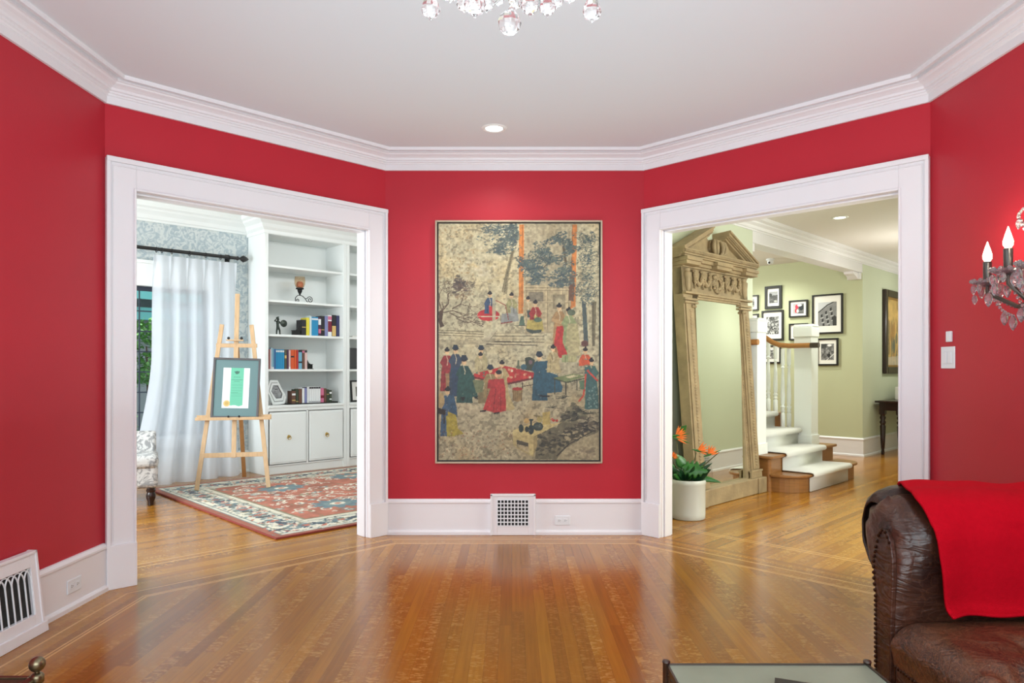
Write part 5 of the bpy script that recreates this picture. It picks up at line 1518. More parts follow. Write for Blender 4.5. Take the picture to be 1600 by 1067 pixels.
mb = MB(); mb.box((-GW - 0.01, 0.055, HB), (GW + 0.01, 0.075, HL + 0.01), mtx=Matrix.Translation((0, 0, 0)) @ Matrix.Rotation(-math.radians(2.6), 4, 'X')); 
gl = mb.build('mirror_glass', M['mirror'], mir)
mb = MB(); mb.box((-PW + 0.02, 0.09, HB), (PW - 0.02, 0.11, 2.3), mtx=RM); mb.build('backing', M['carved_dark'], mir)
# lintel and frieze
mb = MB(); mb.box((-PW, 0.0, HL + 0.04), (PW, 0.11, 2.29), mtx=RM); mb.box((-GW, 0.0, HL), (GW, 0.11, HL + 0.04), mtx=RM)
for i, (z, d) in enumerate(((HL, 0.018), (HL + 0.02, 0.03), (HL + 0.04, 0.045))): mb.box((-PW - 0.02 if i == 2 else -GW, -d, z), (PW + 0.02 if i == 2 else GW, 0.0, z + 0.02), mtx=RM)
fz = mb.build('frieze', M['carved'], mir, bevel=0.003)
rr = random.Random(8)
mb = MB()
def bead(x, z, s, y=-0.02): mb.sphere((x, y, z), (s * 1.15, s * 1.3, s * 1.15), 6, 4, mtx=RM)
zt = 2.26
tops = [-0.46, -0.31, -0.16, 0.16, 0.31, 0.46]
for a, b in ((-0.46, -0.31), (-0.31, -0.16), (0.16, 0.31), (0.31, 0.46)):
    for k in range(13):
        f = k / 12; x = a + (b - a) * f; z = zt - 0.02 - 0.105 * math.sin(PI * f); bead(x, z, 0.0125 + 0.005 * math.sin(PI * f)); bead(x + rr.uniform(-.006, .006), z + 0.014, 0.009)
for x in tops:
    for k in range(11): bead(x + rr.uniform(-.006, .006), zt - 0.016 * k, 0.013 if k < 8 else 0.009)
    for q in range(4): bead(x + rr.uniform(-.02, .02), zt + 0.005, 0.012)
for k in range(70):
    a = rr.uniform(0, 2 * PI); r_ = rr.uniform(0.05, 0.10)
    bead(r_ * math.cos(a) * 1.15, 2.175 + r_ * math.sin(a) * 0.92, rr.uniform(.009, .016), -0.014)
for k in range(22): a = 2 * PI * k / 22; bead(0.055 * math.cos(a), 2.175 + 0.05 * math.sin(a), 0.01, -0.018)
mb.build('carved_garlands', M['carved'], fz, smooth=True)
for sg in (-1, 1):
    mb = MB(); mb.lathe([(0.012, 0), (0.03, 0.03), (0.034, 0.10), (0.045, 0.17), (0.03, 0.19), (0.04, 0.215), (0.01, 0.22)], 12, mtx=RM @ Matrix.Translation((sg * 0.575, -0.004, 2.06)))
    mb.build('carved_urn', M['carved'], fz, smooth=True)
# cornice: stepped mouldings breaking forward
mb = MB()
for z0, z1, d, xe in ((2.29, 2.31, 0.02, 0.66), (2.31, 2.34, 0.04, 0.68), (2.34, 2.375, 0.065, 0.70), (2.375, 2.39, 0.085, 0.725), (2.39, 2.43, 0.10, 0.745), (2.43, 2.445, 0.112, 0.755)):
    mb.box((-xe, -d, z0), (xe, 0.11, z1), mtx=RM)
for x0, x1 in ((-0.72, -0.46), (-0.15, 0.15), (0.46, 0.72)):
    mb.box((x0, -0.10, 2.30), (x1, -0.02, 2.335), mtx=RM); mb.box((x0 - 0.01, -0.115, 2.335), (x1 + 0.01, -0.03, 2.37), mtx=RM)
nd = 58
for k in range(nd):
    x = -0.735 + 1.47 * k / (nd - 1); mb.box((x - 0.008, -0.118, 2.405), (x + 0.008, -0.10, 2.428), mtx=RM)
co = mb.build('cornice', M['carved'], mir, bevel=0.003)
# broken pediment
for sg in (-1, 1):
    mb = MB()
    a = Vector((sg * 0.755, 0, 2.445)); bvec = Vector((sg * 0.16, 0, 2.715))
    d = (bvec - a).normalized(); nrm = Vector((-d.z * sg, 0, abs(d.x)))
    nrm = Vector((-d.z, 0, d.x)) if sg < 0 else Vector((d.z, 0, -d.x))
    def pl(h0, h1, y0):
        q = [(a.x, a.z), (bvec.x, bvec.z)]
        P = [(a.x, a.z + h0 * 1.1), (bvec.x, bvec.z + h0 * 1.1), (bvec.x, bvec.z + h1 * 1.1), (a.x, a.z + h1 * 1.1)]
        mb.prism(P, y0, 0.10, 'y', mtx=RM)
    pl(-0.005, 0.016, -0.112); pl(-0.028, -0.005, -0.095); pl(-0.05, -0.028, -0.07); pl(-0.068, -0.05, -0.05)
    for k in range(30):
        f = (k + .5) / 30; x = a.x + (bvec.x - a.x) * f; z = a.z + (bvec.z - a.z) * f
        mb.box((x - 0.006, -0.088, z - 0.05), (x + 0.006, -0.07, z - 0.031), mtx=RM)
    mb.build('raking_cornice', M['carved'], mir, bevel=0.003)
    mb = MB(); mb.prism([(sg * 0.70, 2.445), (sg * 0.10, 2.445), (sg * 0.10, 2.60), (sg * 0.16, 2.66)], 0.0, 0.10, 'y', mtx=RM); mb.build('tympanum', M['carved'], mir)
# cartouche in the gap
mb = MB()
mb.prism([(-0.07, 2.455), (-0.14, 2.52), (-0.12, 2.60), (-0.04, 2.62), (0.04, 2.62), (0.12, 2.60), (0.14, 2.52), (0.07, 2.455)], -0.03, 0.06, 'y', mtx=RM)
mb.box((-0.075, -0.05, 2.60), (0.075, 0.05, 2.625), mtx=RM)
ct = mb.build('cartouche', M['carved'], mir, bevel=0.01)
for k, x in enumerate((-0.11, -0.05, 0.05, 0.11)):
    sgn = -1 if x < 0 else 1
    mb = MB()
    pts = [RM @ Vector((x * 0.5, -0.04, 2.455)), RM @ Vector((x * 1.0, -0.06, 2.49)), RM @ Vector((x * 1.15, -0.065, 2.54)), RM @ Vector((x * 0.95, -0.06, 2.59)), RM @ Vector((x * 0.7, -0.045, 2.61))]
    mb.tube(pts, [0.01, 0.02, 0.024, 0.02, 0.012], 8); mb.build('acanthus_scroll', M['carved'], ct, smooth=True)

# ------------------------------------------------------------------ crock with strelitzia
t = thing('stoneware_crock', 'pale stoneware crock holding the orange-flowered plant beside the mirror', 'pot', (1.546, 6.15, 0.0))
mb = MB(); mb.lathe([(0.135, 0.0), (0.146, 0.008), (0.149, 0.05), (0.149, 0.30), (0.153, 0.305), (0.155, 0.335), (0.148, 0.345), (0.140, 0.34), (0.138, 0.30), (0.02, 0.29)], 40); mb.build('crock_body', M['crock'], t, smooth=True)
mb = MB(); mb.lathe([(0.137, 0.27), (0.137, 0.315), (0.06, 0.325), (0.002, 0.327)], 24); mb.build('soil', M['soil'], t, smooth=True)
t = thing('strelitzia_plant', 'leafy plant with orange crane-like flowers growing in the crock', 'plant', (1.546, 6.15, 0.328))
def leaf(base, tip, w, mtl, droop=0.0, split=0, name='leaf', curl=0.25, parent=None):
    base = Vector(base); tip = Vector(tip); ax = tip - base; L = ax.length
    side_ = ax.cross(Vector((0.15, -1, 0.25))).normalized()
    nr = side_.cross(ax).normalized()
    NL, NW = 22, 6
    def fn(i, j):
        s = j; q = i * 2 - 1
        wd = w * (math.sin(PI * min(1, s ** 0.75)) ** 0.8) * (1 - 0.15 * s)
        if split: wd *= 1 - 0.42 * abs(q) * (1 if math.sin(s * split * 2 * PI) > 0.25 else 0)
        p = base + ax * s + side_ * (q * wd) + nr * (-(abs(q) ** 1.5) * wd * curl) + Vector((0, 0, -droop * s * s))
        return p
    mb = MB(); mb.grid(fn, NW, NL)
    return mb.build(name, mtl, parent or t, smooth=True, autosm=False, solid=0.0015)
rr = random.Random(12)
# big bright split leaf
st = MB().tube([(0, 0, 0), (0.0, -0.04, 0.09), (0.02, -0.06, 0.16)], 0.006, 6).build('leaf_stalk', M['stem'], t, smooth=True)
leaf((-0.07, -0.08, 0.13), (0.13, -0.16, 0.10), 0.085, M['leaf'], 0.0, 5)
leaf((-0.03, -0.05, 0.12), (-0.12, -0.05, 0.24), 0.05, M['leaf'], 0.0)
leaf((-0.09, 0.0, 0.40), (-0.02, -0.03, 0.49), 0.035, M['leaf'])
for k in range(60):
    a = rr.uniform(0, 2 * PI); r_ = rr.uniform(0.10, 0.22); h_ = rr.uniform(0.06, 0.17)
    b0 = (0.04 * math.cos(a), 0.04 * math.sin(a), 0.01)
    leaf(b0, (r_ * math.cos(a), r_ * math.sin(a), h_), rr.uniform(.022, .04), M['leaf_dark'] if rr.random() < .7 else M['leaf'], rr.uniform(0.0, .015))
leaf((0.02, -0.03, 0.04), (0.26, -0.1, 0.03), 0.03, M['leaf'], 0.03)
leaf((0.02, -0.02, 0.03), (0.21, -0.02, 0.16), 0.02, M['leaf_dark'], 0.0)
for p0, p1, p2 in (((-0.03, 0, 0), (-0.09, -0.02, 0.2), (-0.11, -0.03, 0.40)), ((0.0, 0, 0), (0.05, -0.04, 0.2), (0.06, -0.05, 0.255)), ((-0.02, 0, 0), (-0.1, -0.05, 0.1), (-0.16, -0.05, 0.21)), ((0.02, 0, 0), (0.09, -0.05, 0.11), (0.25, -0.08, 0.26))):
    MB().tube([p0, p1, p2], [0.006, 0.005, 0.004], 6).build('flower_stalk', M['stem'], t, smooth=True)
def flower(p, d, s, label=None):
    p = Vector(p); d = Vector(d).normalized()
    fb = MB().tube([p - d * s * 0.5, p, p + d * s * 1.25], [0.003, 0.011, 0.002], 8).build('flower_bract', M['leaf'], t, smooth=True)
    for k in range(6):
        an = -0.15 + 0.27 * k
        dd = Vector((d.x * math.cos(an) - d.z * math.sin(an) * 0.8, d.y + rr.uniform(-.2, .2), d.z * math.cos(an) + abs(d.x) * math.sin(an)))
        m_ = MB().tube([p, p + dd * s * 0.55, p + dd * s], [0.005, 0.009, 0.001], 6).build('petal', M['orange'], fb, smooth=True)
flower((-0.115, -0.035, 0.375), (1, -0.1, -0.35), 0.10)
flower((-0.115, -0.035, 0.40), (1, -0.1, 0.15), 0.09)
flower((0.07, -0.055, 0.27), (1, -0.1, -0.25), 0.10)
flower((0.16, -0.07, 0.235), (0.9, -0.1, 0.35), 0.09)
flower((-0.16, -0.05, 0.21), (0.8, -0.3, 0.1), 0.06)

# ------------------------------------------------------------------ framed pictures in the hall
def bw(seed, kind, w=60, h=84):
    c = Canvas(w, h, (120, 120, 120)); r = random.Random(seed)
    nz = noise2(h, w, 9, seed); nz2 = noise2(h, w, 30, seed + 1)
    c.a = np.repeat(((nz - .5) * 1.3 + .45 + (nz2 - .5) * .5)[..., None], 3, 2)
    if kind == 'house':
        c.a = c.a * .4 + .12; c.poly([(0, 0), (w, 0), (w, h * .3), (0, h * .35)], (170, 172, 176), .8); c.poly([(w*.2, h*.45), (w*.5, h*.3), (w*.85, h*.45), (w*.85, h*.6), (w*.2, h*.6)], (60, 60, 62)); c.ell(w*.15, h*.3, w*.2, h*.16, (40, 42, 40)); c.ell(w*.75, h*.85, w*.2, h*.1, (190, 190, 186), .7)
    if kind == 'rooftops':
        for i in range(46):
            x, y = r.uniform(0, w), r.uniform(0, h); g = r.choice([40, 90, 150, 200]); a = r.random() * 3
            c.line([(x, y), (x + 16 * math.cos(a), y + 16 * math.sin(a))], r.uniform(2, 5), (g, g, g))
        c.ell(w / 2, h * .45, w * .2, h * .14, (90, 90, 90)); c.ell(w / 2, h * .45, w * .1, h * .08, (170, 170, 170))
    if kind == 'building':
        c.a = c.a * .3 + .35; c.poly([(0, 0), (w * .95, 0), (0, h * .42)], (196, 198, 202)); c.poly([(0, h * .42), (w*.5, h*.1), (w, -5), (w, h), (0, h)], (128, 128, 130), .7)
        c.line([(0, h*.42), (w*.5, h*.12), (w, -4)], 4, (60, 60, 60))
        for i in range(4):
            for j in range(3):
                x = w * (.14 + .24 * j + .05 * i); y = h * (.52 - .13 * j + .19 * i)
                c.poly([(x, y), (x + 6, y - 3), (x + 6, y + 8), (x, y + 10)], (40, 40, 42)); c.line([(x - 1, y + 12), (x + 9, y + 9)], 2, (200, 200, 200))
        c.poly([(w*.78, h), (w*.78, h*.65), (w*.86, h*.56), (w*.97, h*.62), (w*.97, h)], (50, 50, 52))
    if kind == 'waterside':
        c.a = c.a * .5 + .22; c.ell(w*.65, h*.1, w*.16, h*.07, (232, 232, 232)); c.poly([(0, 0), (w*.45, 0), (w*.4, h*.25), (0, h*.3)], (50, 52, 52), .8); c.ell(w*.6, h*.7, w*.13, h*.12, (40, 40, 42)); c.line([(w*.4, h), (w*.8, h*.75), (w, h*.6)], 4, (210, 210, 210)); c.line([(w*.62, h*.5), (w*.62, h*.9)], 4, (30, 30, 32))
    if kind == 'red':
        c.a = c.a * .4 + .2; c.poly([(0, 0), (w*.45, 0), (w*.4, h), (0, h)], (200, 196, 198), .7); c.ell(w*.35, h*.3, w*.15, h*.22, (196, 44, 70)); c.ell(w*.3, h*.68, w*.13, h*.22, (176, 50, 62)); c.ell(w*.42, h*.72, w*.1, h*.16, (230, 226, 224)); c.ell(w*.75, h*.4, w*.2, h*.3, (30, 34, 44)); c.ell(w*.6, h*.15, w*.2, h*.12, (232, 234, 238))
    return c.a
def wall_frame(px0, px1, py0, py1, bw_frame, mat_frac, seed, kind, label, u_plane=U_P, ww=None, zz=None):
    def vz(px, py):
        m = (px - HX) / F; v = u_plane * (1 - m) / (1 + m); Y = (u_plane + v) / R2
        return v, CAMZ + (HY - py) * Y / F
    va, z1 = vz(px0, py0); vb, z0 = vz(px1, py1)
    _, z1b = vz(px1, py0); 
    if ww: va = vb + ww
    w = va - vb; h = z1 - z0
    pc = UV(u_plane - 0.0, (va + vb) / 2, (z0 + z1) / 2)
    t = thing('framed_photograph', label, 'picture frame', pc, ROT - PI / 2, 'framed photographs on the hall wall')
    b = bw_frame
    mb = MB()
    mb.box((-w/2, -0.032, -h/2), (-w/2 + b, -0.002, h/2)); mb.box((w/2 - b, -0.032, -h/2), (w/2, -0.002, h/2)); mb.box((-w/2 + b, -0.032, -h/2), (w/2 - b, -0.002, -h/2 + b)); mb.box((-w/2 + b, -0.032, h/2 - b), (w/2 - b, -0.002, h/2))
    mb.build('frame', M['black'], t, bevel=0.002)
    mb = MB(); mb.box((-w/2 + b, -0.016, -h/2 + b), (w/2 - b, -0.002, h/2 - b)); mb.build('mat', M['mat_board'], t)
    iw, ih = w * mat_frac, h * mat_frac
    g = color_grid('photo', bw(seed, kind), iw, ih, M['photo'], t, y=-0.0175)
    return t
wall_frame(1196, 1222.5, 448, 481.6, 0.045, .50, 1, 'house', 'thick black frame with a dark house photo, topmost on the green wall')
wall_frame(1191, 1225, 486, 531.5, 0.03, .58, 2, 'rooftops', 'black frame with aerial rooftops photo below the thick-framed one')
wall_frame(1233.6, 1263, 470, 495, 0.025, .58, 3, 'red', 'small landscape frame with a colour photo showing red')
wall_frame(1233.6, 1263, 506, 531, 0.025, .5, 4, 'waterside', 'black frame mostly hidden behind the right newel post')
wall_frame(1269.7, 1317.7, 461.5, 520.6, 0.025, .60, 5, 'building', 'largest frame with a photo of an old building facade')
wall_frame(1277, 1310.5, 529, 571, 0.025, .60, 6, 'waterside', 'black frame with a waterside photo, lowest at the right')
wall_frame(1184, 1221, 540, 567.6, 0.025, .5, 7, 'rooftops', 'black frame seen behind the balusters', ww=0.38)
wall_frame(1170, 1186, 462, 485, 0.022, .5, 8, 'house', 'upper frame half hidden by the end of the mirror wall', ww=0.3)
wall_frame(1170, 1186, 491, 513, 0.022, .5, 9, 'building', 'frame cut off between the mirror wall and left newel cap', ww=0.3)

# large painting on the far hall wall (wall plane v = V_M facing -v)
t = thing('hall_painting', 'dark-framed golden painting above the console table, cut by the casing', 'painting', UV(12.65, V_M, 1.91), ROT)
w, h, b = 1.3, 1.34, 0.11
mb = MB()
for a0, a1, c0, c1 in ((-w/2, -w/2 + b, -h/2, h/2), (w/2 - b, w/2, -h/2, h/2), (-w/2 + b, w/2 - b, -h/2, -h/2 + b), (-w/2 + b, w/2 - b, h/2 - b, h/2)): mb.box((a0, -0.06, c0), (a1, -0.002, c1))
mb.build('frame', M['darkwood'], t, bevel=0.012)
mb = MB(); i_ = 0.03
for a0, a1, c0, c1 in ((-w/2 + b, -w/2 + b + i_, -h/2 + b, h/2 - b), (w/2 - b - i_, w/2 - b, -h/2 + b, h/2 - b), (-w/2 + b, w/2 - b, -h/2 + b, -h/2 + b + i_), (-w/2 + b, w/2 - b, h/2 - b - i_, h/2 - b)): mb.box((a0, -0.04, c0), (a1, -0.002, c1))
mb.build('gilt_liner', M['gold'], t)
c = Canvas(80, 80, (190, 158, 96)); nz = noise2(80, 80, 8, 31); c.a *= (0.75 + .5 * nz[..., None]); 
r = random.Random(2)
for i in range(60): c.ell(r.uniform(0, 80), r.uniform(30, 80), r.uniform(1, 5), r.uniform(4, 12), r.choice([(110, 96, 70), (70, 84, 84), (150, 110, 60)]), .6)
c.poly([(0, 70), (80, 66), (80, 80), (0, 80)], (200, 190, 176), .7)
color_grid('canvas', c.a, w - 2 * b - .06, h - 2 * b - .06, M['art'], t, y=-0.02)

# console table
t = thing('console_table', 'dark turned-leg console table against the far hall wall', 'console table', UV(12.3, V_M - 0.24, 0), ROT)
mb = MB(); mb.box((-0.78, -0.2, 0.80), (0.78, 0.2, 0.83)); mb.build('tabletop', M['darkwood'], t, bevel=0.006)
mb = MB(); mb.box((-0.70, -0.16, 0.68), (0.70, 0.16, 0.80)); mb.build('apron', M['darkwood'], t, bevel=0.003)
for x in (-0.66, 0.66):
    for y in (-0.12, 0.12):
        mb = MB(); mb.lathe([(0.02, 0), (0.026, 0.03), (0.020, 0.08), (0.026, 0.10), (0.032, 0.20), (0.042, 0.44), (0.030, 0.46), (0.046, 0.50), (0.030, 0.53), (0.044, 0.57), (0.032, 0.60), (0.042, 0.62)], 14, c=(x, y)); mb.box((x - 0.042, y - 0.042, 0.62), (x + 0.042, y + 0.042, 0.70)); mb.build('leg', M['darkwood'], t, smooth=True)
tag(MB().box((-0.45, -0.12, 0), (0.2, 0.1, 0.2)).build('storage_box', M['mat_board'], loc=UV(12.6, V_M - 0.24, 0.8305), rotz=ROT, bevel=0.01), 'pale box standing on the console table', 'box')

# ------------------------------------------------------------------ lights on ceilings, detector
def downlight(x, y, label, power, color, z=CEIL, blend=.5):
    t = thing('recessed_light', label, 'ceiling light', (x, y, z))
    mb = MB(); mb.lathe([(0.062, -0.001), (0.062, -0.004), (0.078, -0.008), (0.092, -0.004), (0.094, -0.0005)], 28); 
    mb = MB(); vs = []
    n = 32; fs = []
    for r_, zz_ in ((0.060, -0.001), (0.066, -0.007), (0.082, -0.008), (0.092, -0.0005)):
        for k in range(n): a = 2 * PI * k / n; vs.append((r_ * math.cos(a), r_ * math.sin(a), zz_))
    for i in range(3):
        for k in range(n): fs.append((i*n+k, i*n+(k+1)%n, (i+1)*n+(k+1)%n, (i+1)*n+k))
    mb.add(vs, fs); mb.build('trim_ring', M['white2'], t, smooth=True)
    mb = MB(); mb.lathe([(0.061, -0.0005), (0.061, -0.0035), (0.002, -0.004)], 28); mb.build('lens', M['lamp'], t, smooth=True)
    s = spot('downlight', (x, y, z - 0.012), power, color, 140, 0.8, 0.05)
    return t
downlight(-0.127, 4.98, 'round recessed light in the ceiling in front of the painting wall', 40, (1.0, 0.95, 0.9))
q = UV(8.2, 2.97); downlight(q.x, q.y, 'round recessed light glowing in the hall ceiling', 105, (0.97, 1.0, 0.90))
for (u_, v_, e_) in ((9.9, 2.7, 30), (12.3, 2.7, 24), (7.0, 1.2, 12)):  # added point lamps without fixtures, brightening the hall ceiling and walls
    q = UV(u_, v_); l_ = bpy.data.lights.new('hall_fill_point', 'POINT'); l_.energy = e_; l_.color = (1.0, 0.98, 0.92); l_.shadow_soft_size = 0.12
    o = bpy.data.objects.new('hall_fill_point', l_); COL.objects.link(o); o.location = (q.x, q.y, 2.15)
q = UV(10.4, 5.0); spot('stair_spot', (q.x, q.y, CEIL - 0.03), 110, (0.97, 1.0, 0.90), 150, 0.9, 0.06)  # bare spot just under the stair ceiling, no fixture modelled
q = UV(4.9, 5.3); area('study_fill_area', (q.x, q.y, ZC2 - 0.12), (math.radians(52), 0, ROT), 2.2, 0.5, 48, (1.0, 0.99, 0.97))  # added frontal fill for the bookcase interiors, no fixture
q = UV(10.5, 4.84)
t = thing('ceiling_camera', 'small white dome camera on the stair ceiling', 'security camera', (q.x, q.y, CEIL))
MB().lathe([(0.06, -0.0), (0.062, -0.02), (0.05, -0.03)], 20).build('base', M['plastic'], t, smooth=True)
MB().lathe([(0.045, -0.03), (0.045, -0.06), (0.03, -0.08), (0.002, -0.085)], 20).build('dome', M['plastic'], t, smooth=True)
MB().sphere((-0.03, -0.03, -0.062), 0.018).build('lens', M['black'], t, smooth=True)

# ------------------------------------------------------------------ vents, outlets, switches
def square_vent(name_label, loc, rotz, w, h, nx, ny, gx0, gx1, gz0, gz1, z0=0.0):
    t = thing('wall_register', name_label, 'vent', loc, rotz)
    mb = MB(); y0, y1 = -0.052, -0.036
    mb.box((-w/2, y0 + 0.004, 0.001), (gx0, y1 + .03, h)); mb.box((gx1, y0 + 0.004, 0.001), (w/2, y1 + .03, h)); mb.box((gx0, y0 + 0.004, 0.001), (gx1, y1 + .03, gz0)); mb.box((gx0, y0 + 0.004, gz1), (gx1, y1 + .03, h))
    mb.box((-w/2, y0 - 0.002, h - 0.014), (w/2, y0 + 0.006, h + 0.004)); mb.box((-w/2, y0 - 0.002, 0.001), (-w/2 + 0.014, y0 + .004, h)); mb.box((w/2 - 0.014, y0 - 0.002, 0.001), (w/2, y0 + .004, h))
    mb.build('frame', M['white'], t, bevel=0.002)
    mb = MB(); t_ = 0.0085
    for k in range(nx + 1):
        x = gx0 + (gx1 - gx0) * k / nx; mb.box((x - t_/2, y0 - 0.001, gz0), (x + t_/2, y0 + 0.006, gz1))
    for k in range(ny + 1):
        z = gz0 + (gz1 - gz0) * k / ny; mb.box((gx0, y0, z - t_/2), (gx1, y0 + 0.005, z + t_/2))
    mb.build('grille', M['plastic'], t)
    mb = MB(); mb.box((gx0, y0 + 0.018, gz0), (gx1, y0 + 0.021, gz1)); mb.build('damper', M['ventdark'], t)
    return t
square_vent('white square-grid floor register in the baseboard under the painting', (0.008, 5.551, 0), 0, 0.355, 0.322, 9, 7, -0.124, 0.122, 0.075, 0.28)
q = UV(8.75, V_H)
square_vent('white register in the hall baseboard, reflected in the mirror', (q.x, q.y, 0), ROT + PI, 0.355, 0.32, 9, 7, -0.124, 0.122, 0.075, 0.28)

# gothic grille on the left wall baseboard, sloping out at its foot
t = thing('arched_wall_register', 'white register with pointed-arch bars low on the left wall', 'vent', (-2.41, 3.49, 0), 0)
Wv, Hv = 0.62, 0.405
# local: x out of the wall, y along the wall; build in sheared frame where the foot stands out by 5 cm
def sh(x, y, z): return (x + 0.038 + 0.045 * (1 - z / Hv), y, z)
def sbox(mb, x0, x1, y0, y1, z0, z1):
    vs = [sh(x, y, z) for z in (z0, z1) for x, y in ((x0, y0), (x1, y0), (x1, y1), (x0, y1))]
    mb.add(vs, [(3,2,1,0),(4,5,6,7),(0,1,5,4),(1,2,6,5),(2,3,7,6),(3,0,4,7)])
mb = MB()
for y0, y1, z0, z1 in ((-Wv, -Wv + 0.05, 0.05, Hv), (-0.05, 0, 0.05, Hv), (-Wv + 0.05, -0.05, 0.05, 0.10), (-Wv + 0.05, -0.05, Hv - 0.075, Hv)): sbox(mb, -0.03, 0.0, y0, y1, z0, z1)
sbox(mb, -0.03, 0.012, -Wv - 0.02, 0.012, 0.001, 0.05)
sbox(mb, -0.003, 0.006, -Wv, 0, Hv - 0.014, Hv); sbox(mb, -0.003, 0.006, -0.014, 0, 0.05, Hv)
mb.prism([(0.0, 0.001), (0.05, 0.001), (0.008, Hv), (0.0, Hv)], -0.016, 0.0, 'y'); mb.build('frame', M['white'], t, bevel=0.002)
mb = MB()
bars = 12; y0, y1 = -Wv + 0.05, -0.05
sp = (y1 - y0) / bars
for k in range(bars + 1):
    y = y0 + sp * k
    pts = [sh(-0.008, y, z) for z in (0.10, 0.2, 0.27)]
    mb.tube(pts, 0.0042, 6)
for k in range(-1, bars + 1):
    ya = y0 + sp * k; yb = ya + 2 * sp; ym = ya + sp
    for s_, e_ in ((ya, ym), (yb, ym)):
        pts = []
        for i in range(7):
            f = i / 6; y = s_ + (e_ - s_) * (1 - math.cos(f * PI / 2)); z = 0.27 + 0.055 * math.sin(f * PI / 2)
            if y0 - 1e-6 <= y <= y1 + 1e-6: pts.append(sh(-0.008, y, z))
        if len(pts) > 1: mb.tube(pts, 0.0038, 6)
mb.build('arched_bars', M['plastic'], t)
mb = MB(); sbox(mb, -0.026, -0.022, y0, y1, 0.10, 0.33); mb.build('duct_opening', M['ventdark'], t)

def outlet(loc, rotz, label):
    t = thing('power_outlet', label, 'outlet', loc, rotz)
    mb = MB(); mb.box((-0.060, -0.007, -0.037), (0.060, 0, 0.037)); mb.build('cover_plate', M['plastic'], t, bevel=0.003)
    for x in (-0.026, 0.022):
        mb = MB(); mb.box((x - 0.017, -0.009, -0.015), (x + 0.017, -0.007, 0.015)); f = mb.build('socket', M['plastic'], t, bevel=0.002)
        mb = MB(); mb.box((x - 0.008, -0.0096, 0.003), (x + 0.002, -0.009, 0.0055)); mb.box((x - 0.008, -0.0096, -0.0055), (x + 0.002, -0.009, -0.003)); mb.box((x + 0.007, -0.0096, -0.002), (x + 0.011, -0.009, 0.002)); mb.build('slots', M['slot'], f)
outlet((0.40, 5.551 - 0.018, 0.112), 0, 'white outlet in the baseboard right of the square register')
outlet((-2.41 + 0.018, 3.82, 0.128), PI / 2, 'white outlet in the left wall baseboard beside the arched register')
t = thing('double_light_switch', 'white double rocker switch plate on the right wall', 'light switch', (2.467, 3.955, 1.37), -PI / 2)
MB().box((-0.062, -0.007, -0.062), (0.062, 0, 0.062)).build('cover_plate', M['plastic'], t, bevel=0.003)
for x in (-0.022, 0.022): MB().box((x - 0.016, -0.011, -0.034), (x + 0.016, -0.007, 0.034)).build('rocker', M['plastic'], t, bevel=0.002)
t = thing('wall_sensor', 'narrow white sensor just above the double switch', 'sensor', (2.467, 3.94, 1.488), -PI / 2)
MB().box((-0.022, -0.014, -0.03), (0.022, 0, 0.03)).build('housing', M['plastic'], t, bevel=0.003)
MB().box((-0.006, -0.0146, -0.022), (0.006, -0.014, 0.0)).build('window', M['mat_board'], t)

# ------------------------------------------------------------------ crystals
def drop_mesh(s=1.0, kind='pear'):
    if kind == 'pear': prof = [(0.001, 0.0), (0.010, -0.008), (0.016, -0.030), (0.027, -0.055), (0.031, -0.072), (0.024, -0.088), (0.008, -0.097), (0.003, -0.104), (0.0006, -0.106)]
    elif kind == 'ball': prof = [(0.002, 0.0), (0.018, -0.006), (0.031, -0.018), (0.038, -0.038), (0.031, -0.058), (0.018, -0.070), (0.001, -0.076)]
    else: prof = [(0.001, 0), (0.009, -0.006), (0.014, -0.02), (0.015, -0.03), (0.010, -0.045), (0.002, -0.058)]
    m = MB(); m.lathe([(r_ * s, z_ * s) for r_, z_ in prof], 9)
    return m
def crystal(parent, name, p, s, kind, mtl, flat=False, rot=0.0):
    m = drop_mesh(s, kind)
    o = m.build(name, mtl, parent)
    o.location = p; o.rotation_euler = (0, 0, rot)
    return o
# ------------------------------------------------------------------ chandelier
CHY = 2.2
ch = thing('crystal_chandelier', 'crystal chandelier hanging at the top of the view, lowest drops showing', 'chandelier', (0.0, CHY, CEIL))
MB().lathe([(0.06, 0), (0.062, -0.012), (0.03, -0.035), (0.008, -0.04)], 20).build('ceiling_canopy', M['brass'], ch, smooth=True)
MB().tube([(0, 0, -0.03), (0, 0, -0.52)], 0.007, 8).build('stem', M['brass'], ch, smooth=True)
MB().lathe([(0.008, -0.2), (0.05, -0.23), (0.02, -0.28), (0.04, -0.36), (0.055, -0.42), (0.03, -0.47), (0.012, -0.50), (0.025, -0.53), (0.006, -0.56)], 16).build('glass_column', M['crystal'], ch, smooth=True)
rr = random.Random(21)
def ray_drop(px, py_bottom, y, s, kind, hgt):
    # hang a drop so that its tip is at height z in the plane y in front of the camera
    x = (px - HX) / F * y; z = CAMZ + (HY - py_bottom) / F * y
    return (x, y - CHY, z - CEIL + hgt * s)
